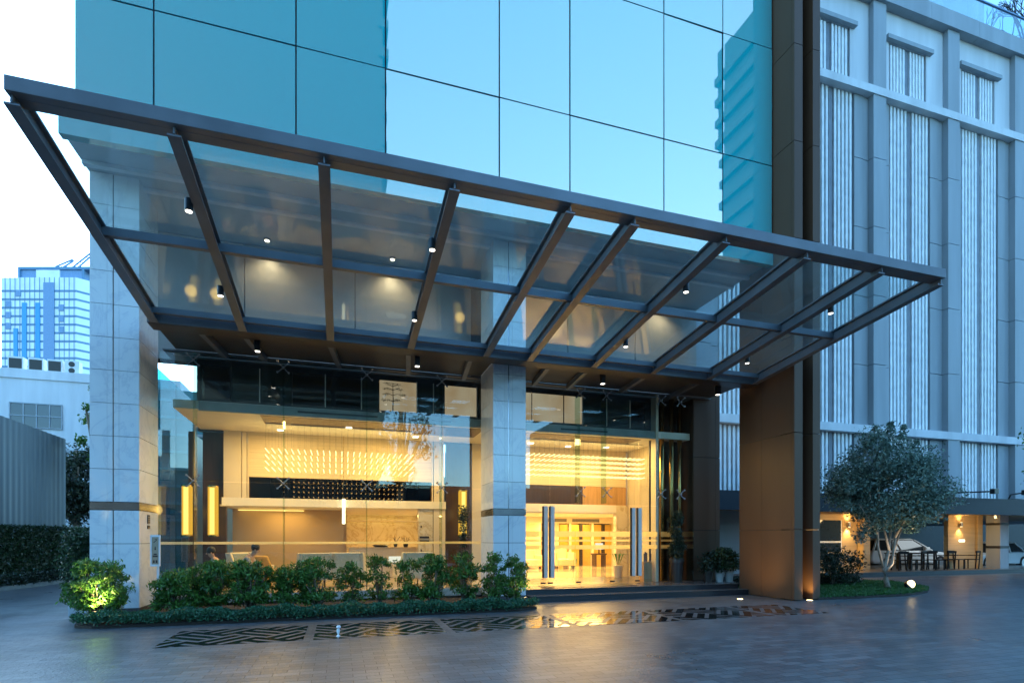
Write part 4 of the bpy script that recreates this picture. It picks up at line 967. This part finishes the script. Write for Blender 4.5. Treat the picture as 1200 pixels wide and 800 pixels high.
# ------------------------------------------------------------------ pots on the platform
def pot_plant(x, y, z, r, h, m, label, ph, pw, n, lm, lsize, cat='potted plant', grp=None):
    t = thing('potted_plant', label, cat, (x, y, z), grp)
    MB().lathe((x, y, z), [(r * .66, 0), (r * .95, h * .82), (r * 1.05, h * .83), (r * 1.05, h), (r * .9, h), (r * .9, h * .9)], 22).build('pot', m, t, smooth=False)
    cs = [(x + rng.uniform(-pw, pw) * .8, y + rng.uniform(-pw, pw) * .8, z + h + ph * q) for q in rng.uniform(.05, 1, n)]
    leaves('foliage', clumps(cs, [pw * .55] * n, 110), lsize, lm, t, .5, .3)
    limb_tree(t, (x, y, z + h * .85), [([(0, 0, 0), (.02, 0, ph * .5), (0, 0, ph)], .02, .006)], M['bark'], 'stem')
pot_plant(9.62, 14.12, .30, .20, .72, M['pot_dark'], 'tall slim shrub in a dark tapering pot right of the glass doors', 1.4, .17, 44, M['leaf_dark'], .07)
pot_plant(11.0, 13.95, .30, .15, .42, M['pot_white'], 'leafy plant in a white pot, left one of the pair beside the bronze pillar', .5, .22, 16, M['leaf_hedge'], .1, grp='white potted plants')
pot_plant(11.36, 13.95, .30, .15, .42, M['pot_white'], 'leafy plant in a white pot, right one of the pair beside the bronze fin', .5, .24, 16, M['leaf_hedge'], .1, grp='white potted plants')
pot_plant(10.62, 14.0, .30, .16, .35, M['pot_dark'], 'dark leafy plant in shade against the bronze pillar', .45, .24, 16, M['leaf_dark'], .1)
bn = thing('litter_bin', 'square brown waste bin with chrome top inside the glass beside the doors', 'bin', (9.0, 14.85, .3))
B(8.86, 9.14, 14.72, 15.0, .3, .9).build('bin_body', M['wood'], bn); m = MB(); m.box(8.87, 8.89, 14.73, 14.75, .9, 1.15); m.box(9.11, 9.13, 14.73, 14.75, .9, 1.15); m.box(8.95, 8.98, 14.8, 14.83, .9, 1.2); m.box(9.03, 9.06, 14.85, 14.88, .9, 1.18); m.build('umbrella_rack', M['mirror_steel'], bn)
# ------------------------------------------------------------------ in ground lights at the fin
for x, y, lbl, tgt in ((10.1, 11.98, 'round recessed floor light on the paving left of the bronze fin', (11.2, 12.35, 1.5)), (11.62, 11.2, 'round recessed floor light at the foot of the bronze fin recess', (11.62, 11.75, 1.4))):
    zz = .165 if x < 11 and y > 12.9 else 0.006
    t = thing('floor_light', lbl, 'floor light', (x, y, 0), 'recessed floor lights')
    MB().lathe((x, y, zz - .004), [(.09, 0), (.09, .01)], 18).build('ring', M['mirror_steel'], t); MB().lathe((x, y, zz + .007), [(.07, 0), (.07, .004)], 18).build('lamp_face', M['e_warm'], t)
    lamp('SPOT', 'floor_bulb', (x, y, zz + .03), 65, (1, .68, .24), t, .03, tgt, 105, 1)

# ------------------------------------------------------------------ lobby furniture
def armchair(x, y, rz, label):
    t = thing('wing_armchair', label, 'armchair', (0, 0, 0), 'wing armchairs in the lounge')
    B(-.33, .33, -.36, .28, .18, .42).build('seat', M['cream_fab'], t, bevel=.04, local=True)
    m = MB(); m.add([(-.40, .24, .2), (.40, .24, .2), (.40, .36, .2), (-.40, .36, .2), (-.36, .40, .93), (.36, .40, .93), (.36, .50, .93), (-.36, .50, .93)], [(0, 3, 2, 1), (4, 5, 6, 7), (0, 1, 5, 4), (1, 2, 6, 5), (2, 3, 7, 6), (3, 0, 4, 7)]); m.build('backrest', M['cream_fab'], t, bevel=.03, local=True)
    m = MB(); m.add([(-.30, .20, .45), (.30, .20, .45), (.30, .26, .45), (-.30, .26, .45), (-.30, .36, .90), (.30, .36, .90), (.30, .40, .90), (-.30, .40, .90)], [(0, 3, 2, 1), (4, 5, 6, 7), (0, 1, 5, 4), (1, 2, 6, 5), (2, 3, 7, 6), (3, 0, 4, 7)]); m.build('cushion', M['slate_fab'], t, bevel=.03, local=True)
    for s in (-1, 1):
        m = MB(); m.prism([(-.36, .2), (.36, .2), (.50, .93), (.34, .93), (.2, .62), (-.36, .58)], 'x', s * .40 - .04, s * .40 + .04); m.build('wing', M['cream_fab'], t, bevel=.02, local=True)
        for yy in (-.3, .26): MB().tube([(s * .3, yy, 0), (s * .3, yy, .18)], .02, 8).build('leg', M['darkwood'], t, local=True)
    t.location = (x, y, .3); t.rotation_euler[2] = rz
for x, y, rz, l in ((-.75, 15.7, 200, 'cream wing armchair behind the shrubs, nearest the seated person'), (.35, 15.8, 160, 'cream wing armchair below the white light tube'), (1.95, 15.6, 195, 'cream wing armchair with slate cushion in front of the service pier'), (-2.25, 16.25, 60, 'cream wing armchair beside the person in the white shirt')): armchair(x, y, R(rz), l)
def person(label, loc, rz, shirt, lean):
    t = thing('person', label, 'person', loc)
    def skin(name, vs, es, rs, m, par):
        me = bpy.data.meshes.new(name); me.from_pydata(vs, es, []); me.materials.append(m)
        o = bpy.data.objects.new(name, me); COL.objects.link(o); o.parent = par
        sk = o.modifiers.new('skin', 'SKIN'); 
        for i, r in enumerate(rs): me.skin_vertices[0].data[i].radius = (r, r) if not isinstance(r, tuple) else r
        me.skin_vertices[0].data[0].use_root = True
        sd = o.modifiers.new('smooth', 'SUBSURF'); sd.levels = 1; sd.render_levels = 2
        for p in me.polygons: p.use_smooth = True
        return o
    # seated facing +x, hips at z .48, leaning forward
    l = lean
    V = [(0, 0, .46), (.03, 0, .62), (.07 * l, 0, .80), (.10 * l, 0, .94), (.13 * l, 0, 1.02), (.17 * l, 0, 1.10), (.18 * l + .01, 0, 1.20)]
    E_ = [(0, 1), (1, 2), (2, 3), (3, 4), (4, 5), (5, 6)]; rs = [.14, .13, .15, .12, .05, .085, .075]
    def chain(a, pts, rr):
        for p, r in zip(pts, rr): V.append(p); rs.append(r); E_.append((a, len(V) - 1)); a = len(V) - 1
    for s in (-1, 1):
        chain(3, [(.09 * l, s * .18, .92), (.12 * l + .06, s * .22, .70), (.30, s * .14, .62), (.37, s * .10, .64)], [.06, .045, .036, .03])
        hand = len(V) - 1
        for f in range(4): chain(hand, [(.42, s * (.075 + .018 * f), .655 - .004 * f), (.445, s * (.072 + .018 * f), .64)], [.009, .008])
        chain(hand, [(.39, s * .06, .665), (.41, s * .045, .67)], [.010, .009])
        chain(0, [(.05, s * .10, .46), (.42, s * .12, .46), (.46, s * .12, .10), (.58, s * .13, .04)], [.10, .075, .045, .035])
    body = skin('body', V, E_, rs, M['skin'], t)
    skin('shirt', [(0, 0, .50), (.03, 0, .62), (.07 * l, 0, .80), (.10 * l, 0, .95), (.09 * l, -.18, .92), (.09 * l, .18, .92), (.12 * l + .05, -.22, .74), (.12 * l + .05, .22, .74)], [(0, 1), (1, 2), (2, 3), (3, 4), (3, 5), (4, 6), (5, 7)], [.155, .15, .17, .12, .075, .075, .058, .058], shirt, t)
    skin('trousers', [(0, 0, .46), (.05, .10, .46), (.42, .12, .46), (.46, .12, .14), (.05, -.10, .46), (.42, -.12, .46), (.46, -.12, .14)], [(0, 1), (1, 2), (2, 3), (0, 4), (4, 5), (5, 6)], [.155, .115, .088, .06, .115, .088, .06], M['trouser'], t)
    hx = .175 * l
    MB().lathe((hx - .012, 0, 1.13), [(.085, 0), (.103, .06), (.098, .12), (.06, .165), (.01, .18)], 16).build('hair', M['hair'], t, smooth=True, local=True)
    m = MB(); m.lathe((hx + .095, 0, 1.10), [(.012, 0), (.02, .02), (.006, .05)], 8)
    for s in (-1, 1): m.lathe((hx, s * .09, 1.10), [(.012, 0), (.02, .03), (.008, .06)], 8)
    m.build('face_features', M['skin'], t, local=True)
    t.rotation_euler[2] = rz
    return t
person('person with short black hair in a patterned shirt, bent over and facing right', (-2.36, 15.3, .18), R(-8), M['shirt'], 1.9)
person('person in a white and yellow shirt seated at the lobby left end', (-2.95, 15.75, .10), R(200), M['shirt2'], 1.2)
ot = thing('amber_armchair', 'amber high backed chair behind the person in the patterned shirt', 'armchair', (-2.05, 15.95, .3))
m = MB(); m.prism([(-2.35, .32), (-1.75, .32), (-1.68, .7), (-1.85, 1.14), (-2.15, 1.16), (-2.38, .8)], 'y', 16.0, 16.12); m.build('backrest', M['orange_fab'], ot, bevel=.04)
B(-2.3, -1.8, 15.55, 15.99, .5, .68).build('seat', M['orange_fab'], ot, bevel=.04)
for sx in (-2.26, -1.84):
    for yy in (15.6, 16.02): MB().tube([(sx, yy, .3), (sx, yy, .5)], .02, 8).build('leg', M['darkwood'], ot)
ct = thing('service_counter', 'pale counter with trays and cups below the marble niche', 'counter', (1.3, 19.3, .3))
B(.3, 2.7, 19.1, 19.6, .3, 1.28).build('counter_body', M['cream'], ct); B(.25, 2.75, 19.05, 19.65, 1.281, 1.32).build('counter_top', M['cream_marble'], ct); B(1.6, 2.3, 19.09, 19.099, .8, 1.0).build('lit_screen', M['screen'], ct)
for x, w_, h_, nm, lb in ((1.35, .28, .09, 'serving_tray', 'dark low serving tray on the pale counter'), (1.85, .07, .16, 'small_vase', 'slim dark vase with twigs on the pale counter, left one'), (2.2, .09, .13, 'small_vase', 'slim dark vase with twigs on the pale counter, right one')):
    t = thing(nm, lb, 'vase' if 'vase' in nm else 'tray', (x, 19.3, 1.32))
    MB().lathe((x, 19.3, 1.321), [(w_ * .7, 0), (w_, h_ * .6), (w_ * .8, h_)], 14).build('body', M['dark_in'], t)
    if 'vase' in nm:
        m = MB()
        for q in range(6): m.tube([(x, 19.3, 1.32 + h_ * .9), (x + rng.uniform(-.16, .16), 19.3, 1.32 + h_ + rng.uniform(.12, .25))], .008, 5)
        m.build('twigs', M['bark'], t)
tw = thing('tall_plant', 'slender leafy plant standing against the left side of the middle pillar', 'potted plant', (3.25, 14.85, .3))
MB().lathe((3.25, 14.85, .3), [(.12, 0), (.17, .35), (.15, .35)], 16).build('pot', M['pot_dark'], tw)
cs = [(3.25 + rng.uniform(-.1, .1), 14.85 + rng.uniform(-.08, .08), .7 + q) for q in rng.uniform(0, 1.75, 34)]
leaves('foliage', clumps(cs, [.09] * 34, 40), .075, M['leaf_dark'], tw, .5, .3); limb_tree(tw, (3.25, 14.85, .6), [([(0, 0, 0), (.02, 0, .9), (0, 0, 1.8)], .015, .006)], M['bark'], 'stem')
so = thing('lobby_sofa', 'cream sofa at the left of the entrance hall behind the door', 'sofa', (7.4, 22.3, .3))
B(6.5, 8.3, 22.0, 22.8, .42, .72).build('seat', M['cream_fab'], so, bevel=.05); B(6.5, 8.3, 22.8, 23.05, .42, 1.15).build('backrest', M['cream_fab'], so, bevel=.06)
for x in (6.4, 8.22): B(x, x + .18, 22.0, 23.05, .42, .9).build('armrest', M['cream_fab'], so, bevel=.05)
for x in (6.55, 8.2): B(x, x + .08, 22.1, 22.18, .3, .42).build('leg', M['darkwood'], so)
so2 = thing('cream_armchair', 'boxy cream armchair right of the sofa in the entrance hall', 'armchair', (9.4, 22.2, .3))
B(9.05, 9.75, 22.0, 22.7, .42, .72).build('seat', M['cream_fab'], so2, bevel=.04); B(9.05, 9.75, 22.7, 22.85, .42, 1.2).build('backrest', M['cream_fab'], so2, bevel=.04); B(8.95, 9.04, 22.0, 22.85, .42, 1.0).build('armrest', M['cream_fab'], so2); B(9.76, 9.85, 22.0, 22.85, .42, 1.0).build('armrest', M['cream_fab'], so2)
for x in (9.0, 9.75): B(x, x + .06, 22.05, 22.11, .3, .42).build('leg', M['darkwood'], so2)
va = thing('teal_vase', 'large teal ceramic vase on the lobby floor before the gold niches', 'vase', (10.35, 23.4, .3))
MB().lathe((10.35, 23.4, .3), [(.10, 0), (.17, .18), (.18, .34), (.12, .52), (.07, .56), (.09, .62)], 24).build('vase_body', M['teal_ceramic'], va, smooth=True)
for x, l in ((9.75, 'low dark side table left of the teal vase'), (11.7, 'low dark side table with a lit screen in the gold niches')):
    t = thing('side_table', l, 'table', (x, 23.4, .3)); B(x - .3, x + .3, 23.2, 23.7, .85, .92).build('tabletop', M['darkwood'], t)
    for sx in (-.27, .21): B(x + sx, x + sx + .06, 23.25, 23.65, .3, .85).build('leg', M['darkwood'], t)
    if x > 10: B(x - .2, x + .2, 23.40, 23.44, 1.1, 1.4).build('screen_panel', M['screen'], t); B(x - .03, x + .03, 23.42, 23.45, .92, 1.1).build('screen_stand', M['dark_in'], t)
fp = thing('potted_palm', 'small palm with arching leaves in the entrance hall before the marble wall', 'potted plant', (9.0, 16.6, .3))
MB().lathe((9.0, 16.6, .3), [(.13, 0), (.17, .4), (.15, .4)], 16).build('pot', M['cream'], fp)
m = MB()
for a in np.linspace(0, 6, 9):
    c_, s_ = math.cos(a), math.sin(a); m.add([(9 + c_ * .03, 16.6 + s_ * .03, .7), (9 + c_ * .2 - s_ * .04, 16.6 + s_ * .2 + c_ * .04, 1.1), (9 + c_ * .2 + s_ * .04, 16.6 + s_ * .2 - c_ * .04, 1.1), (9 + c_ * .42, 16.6 + s_ * .42, 1.05)], [(0, 1, 2), (1, 3, 2)])
m.build('foliage', M['leaf_shrub'], fp)

mt = thing('reflection_tree', 'tiny dark layered tree standing in for a mirrored tree, before the glowing clerestory left of the middle pillar', 'plant', (1.35, 14.82, 4.905))  # small model tree added for the tree silhouette reflected in the glass
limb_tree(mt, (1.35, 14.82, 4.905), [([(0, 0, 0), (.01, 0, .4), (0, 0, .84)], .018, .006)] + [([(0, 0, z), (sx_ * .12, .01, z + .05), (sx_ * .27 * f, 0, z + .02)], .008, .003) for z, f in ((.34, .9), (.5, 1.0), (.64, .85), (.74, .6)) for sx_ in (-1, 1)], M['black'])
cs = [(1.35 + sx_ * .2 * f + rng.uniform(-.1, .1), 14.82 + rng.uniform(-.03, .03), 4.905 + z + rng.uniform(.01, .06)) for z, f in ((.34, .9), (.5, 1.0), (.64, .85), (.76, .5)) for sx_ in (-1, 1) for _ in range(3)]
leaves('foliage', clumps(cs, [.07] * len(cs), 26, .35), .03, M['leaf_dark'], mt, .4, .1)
# ------------------------------------------------------------------ left side: hedge, corrugated wall, white building, tower
hd = thing('clipped_hedge', 'long dark clipped hedge along the drive in front of the corrugated wall', 'hedge', (-10.3, 24, .13))
def hx(y): return -10.25 + (y - 20) * .13
core = MB(); core.prism([(hx(17) - 1.0, 17), (hx(17) - .18, 17), (hx(28.5) - .18, 28.5), (hx(28.5) - 1.2, 28.5)], 'z', .1, 1.95); core.build('hedge_core', M['leaf_hedge'], hd)
n = 30000; y = rng.uniform(17, 28.6, n); sel = rng.random(n)
x = hx(y) - .18 + rng.normal(0, .05, n); z = rng.uniform(.12, 2.05, n)
top = sel < .25; x[top] -= rng.uniform(0, .8, top.sum()); z[top] = 1.95 + rng.normal(0, .05, top.sum())
leaves('foliage', np.c_[x, y, z], .11, M['leaf_hedge'], hd, .5, .2)
lh = thing('low_border', 'low dark border plants at the foot of the clipped hedge', 'plants', (-10, 24, .13)); y = rng.uniform(19.2, 28, 7000)
leaves('foliage', np.c_[hx(y) + .12 + rng.normal(0, .12, 7000), y, rng.uniform(.13, .5, 7000)], .09, M['leaf_dark'], lh, .5, .3)
cr = MB(); n = 60
def cx_(y): return -11.25
ypts = np.linspace(17.0, 27.7, 2 * n)
prof = [(-11.0 - (.03 if (i // 2) % 2 else 0), yy) for i, yy in enumerate(ypts)]
cr.prism(prof + [(-11.4, 27.7), (-11.4, 17.0)], 'z', 0, 5.8)
cwall = cr.build('corrugated_wall', M['corr']); tag(cwall, 'tall grey blue corrugated metal wall rising behind the dark hedge', 'wall')
WH = thing('white_block', 'plain white flat roofed building with one dark window on the far left', 'building', (-22, 48, 0))
B(-60, -11.8, 48.0, 62, 0, 13.1).build('wall', M['white_wall'], WH); B(-60, -11.7, 47.9, 62, 13.1, 13.75).build('parapet', M['white_wall'], WH)
B(-60, -11.7, 47.93, 47.995, 7.9, 8.1).build('string_course', M['white_wall2'], WH)
wf = B(-22.45, -19.3, 47.96, 47.999, 9.55, 11.35).build('window', M['glass_dark'], WH); m = MB()
for x in (-22.45, -21.66, -20.88, -20.09, -19.36): m.box(x, x + .07, 47.92, 47.958, 9.55, 11.35)
for z in (9.55, 10.4, 11.29): m.box(-22.45, -19.29, 47.9, 47.919, z, z + .07)
m.build('window_frame', M['white_wall2'], wf)
B(-18.6, -18.0, 47.97, 47.999, 7.2, 7.8).build('vent', M['glass_dark'], WH)
def ac(x, label):
    t = thing('condenser_unit', label, 'air conditioner', (x, 48.8, 13.75), 'rooftop air conditioners')
    B(x - .45, x + .45, 48.4, 49.0, 13.76, 14.75).build('case', M['white_paint'], t); 
    if 'square' in label: B(x - .38, x + .38, 48.38, 48.398, 13.9, 14.62).build('fan_grille', M['dark_in'], t)
    for z in (() if 'square' in label else (14.03, 14.5)): MB().tube([(x, 48.38, z), (x, 48.398, z)], .36 if 'square' in label else .2, 16).build('fan_grille', M['dark_in'], t)
nn = ['first', 'second', 'third', 'fourth', 'fifth', 'sixth', 'seventh']
for i, x in enumerate((-22.3, -21.1, -19.95, -18.9, -16.9, -15.8, -14.6)):
    ac(x, f'white air conditioner on the white roof, {nn[i]} from the left, ' + ('two stacked fans' if i in (3, 6) else 'one square fan'))
leafy_tree((-13.2, 34.0, 0), 6.9, 1.9, 60, M['leaf_dark'], 'dark tree behind the corrugated wall, left of the marble pillar', .22)
leafy_tree((-9.75, 27.8, 0), 9.4, .75, 16, M['leaf_shrub'], 'sparse light green tree whose twigs show left of the marble pillar', .16, per=60)
bk = thing('banded_block', 'low building with horizontal ledges seen through the teal side glass', 'building', (-9, 42, 0))
B(-11.7, -4, 42, 50, 0, 11.6).build('wall', M['teal_wall'], bk)
for k in range(9): B(-11.8, -3.9, 41.8, 41.99, 1.6 + k * 1.15, 1.78 + k * 1.15).build('ledge', M['white_wall2'], bk)
# tower
TW = thing('apartment_tower', 'tall pale blue apartment tower with cranes on top, far left', 'building', (0, 0, 0))
x0, x1, top = -23.4, -3.2, 73.2
tb = MB(); tb.prism([(-140.0, 150), (-119.5, 150), (-116.6, 153), (-116.6, 175), (-140, 175)], 'z', 0, top); tb.build('wall', M['tower_white'], TW, local=True)
bd = MB()
for k in range(2, 32):
    z = top - 2.3 * k + .6
    bd.prism([(-140.1, 149.94), (-119.48, 149.94), (-116.54, 152.98), (-116.54, 175), (-117, 175), (-117, 153.2), (-119.7, 150.3), (-140.1, 150.3)], 'z', z, z + .55)
bd.build('window_band', M['tower_band'], TW, local=True)
B(-128.3, -125.4, 149.7, 149.93, 0, top - 1.5).build('dark_shaft', M['tower_dark'], TW, local=True)
for xa, xb, zt in ((-134.2, -133.0, top - 7), (-130.5, -129.3, top - 7), (-136.5, -135.4, top - 14)): B(xa, xb, 149.72, 149.93, 0, zt).build('blue_strip', M['tower_blue'], TW, local=True)
for xa, z in ((-138.7, 65), (-138.7, 62), (-138.7, 59), (-124.2, 64), (-124.2, 61), (-124.2, 58), (-136, 68)): B(xa, xa + 1.4, 149.8, 149.935, z, z + 1.7).build('window', M['tower_dark'], TW, local=True)
mv = MB()
for xa in np.arange(-139, -120, 1.35): mv.box(xa, xa + .12, 149.88, 149.938, 20, top)
mv.build('mullion_lines', M['tower_band'], TW, local=True)
B(-136.5, -119, 152, 172, top, top + 3.4).build('roof_storey', M['tower_dark'], TW, local=True); B(-137, -116.6, 151.6, 173, top + 3.0, top + 3.8).build('roof_slab', M['tower_band'], TW, local=True)
B(-132, -125.5, 151.7, 151.99, top, top + 2.9).build('roof_screen', M['tower_white'], TW, local=True)
for xa in (-137, -119.2): B(xa, xa + .6, 151.6, 152.0, top, top + 3).build('roof_post', M['tower_band'], TW, local=True)
TW.location = (0, 0, 0); TW.rotation_euler[2] = 0
def crane(xb, yb, zb_, h, jib, ang, label, s=.5):
    t = thing('tower_crane', label, 'crane', (xb, yb, zb_), 'cranes on the tower roof')
    m = MB(); m.bar((xb, yb, zb_), (xb, yb, zb_ + h), s, s); m.build('mast', M['tower_dark'], t)
    a = Vector((xb, yb, zb_ + h)); d = Vector((math.cos(ang), 0, math.sin(ang))); n_ = Vector((-math.sin(ang), 0, math.cos(ang)))
    m = MB(); e = a + d * jib; m.bar(a + n_ * .6, e, .34, .34); m.bar(a - n_ * .6, e - n_ * .4, .34, .34)
    for i in range(14):
        q = i / 14; q2 = (i + 1) / 14; m.bar(a + d * jib * q + n_ * .6 * (1 - q), a + d * jib * q2 - n_ * (.6 - .2 * q2), .12, .12)
    m.build('jib', M['tower_dark'], t)
    m = MB(); m.bar(a, a - d * jib * .2, .8, .8); m.build('counterweight', M['tower_dark'], t)
CRANES = True
# the tower stands squarely to the drive: its parts are turned as one
th = R(-17.5)
TW.rotation_euler[2] = th
def rot(x, y): return (x * math.cos(th) - y * math.sin(th), x * math.sin(th) + y * math.cos(th))
cx1, cy1 = rot(-133, 160); crane(cx1, cy1, top + 3.8, 3.6, 5.0, R(40), 'small lattice crane with a short raised arm on the tower roof', .5)
cx1, cy1 = rot(-131.3, 160); crane(cx1, cy1, top + 3.8, .8, 15, R(50), 'long lattice crane arm rising to the right above the tower roof', .5)

# ------------------------------------------------------------------ across the street: what the mirror glass shows
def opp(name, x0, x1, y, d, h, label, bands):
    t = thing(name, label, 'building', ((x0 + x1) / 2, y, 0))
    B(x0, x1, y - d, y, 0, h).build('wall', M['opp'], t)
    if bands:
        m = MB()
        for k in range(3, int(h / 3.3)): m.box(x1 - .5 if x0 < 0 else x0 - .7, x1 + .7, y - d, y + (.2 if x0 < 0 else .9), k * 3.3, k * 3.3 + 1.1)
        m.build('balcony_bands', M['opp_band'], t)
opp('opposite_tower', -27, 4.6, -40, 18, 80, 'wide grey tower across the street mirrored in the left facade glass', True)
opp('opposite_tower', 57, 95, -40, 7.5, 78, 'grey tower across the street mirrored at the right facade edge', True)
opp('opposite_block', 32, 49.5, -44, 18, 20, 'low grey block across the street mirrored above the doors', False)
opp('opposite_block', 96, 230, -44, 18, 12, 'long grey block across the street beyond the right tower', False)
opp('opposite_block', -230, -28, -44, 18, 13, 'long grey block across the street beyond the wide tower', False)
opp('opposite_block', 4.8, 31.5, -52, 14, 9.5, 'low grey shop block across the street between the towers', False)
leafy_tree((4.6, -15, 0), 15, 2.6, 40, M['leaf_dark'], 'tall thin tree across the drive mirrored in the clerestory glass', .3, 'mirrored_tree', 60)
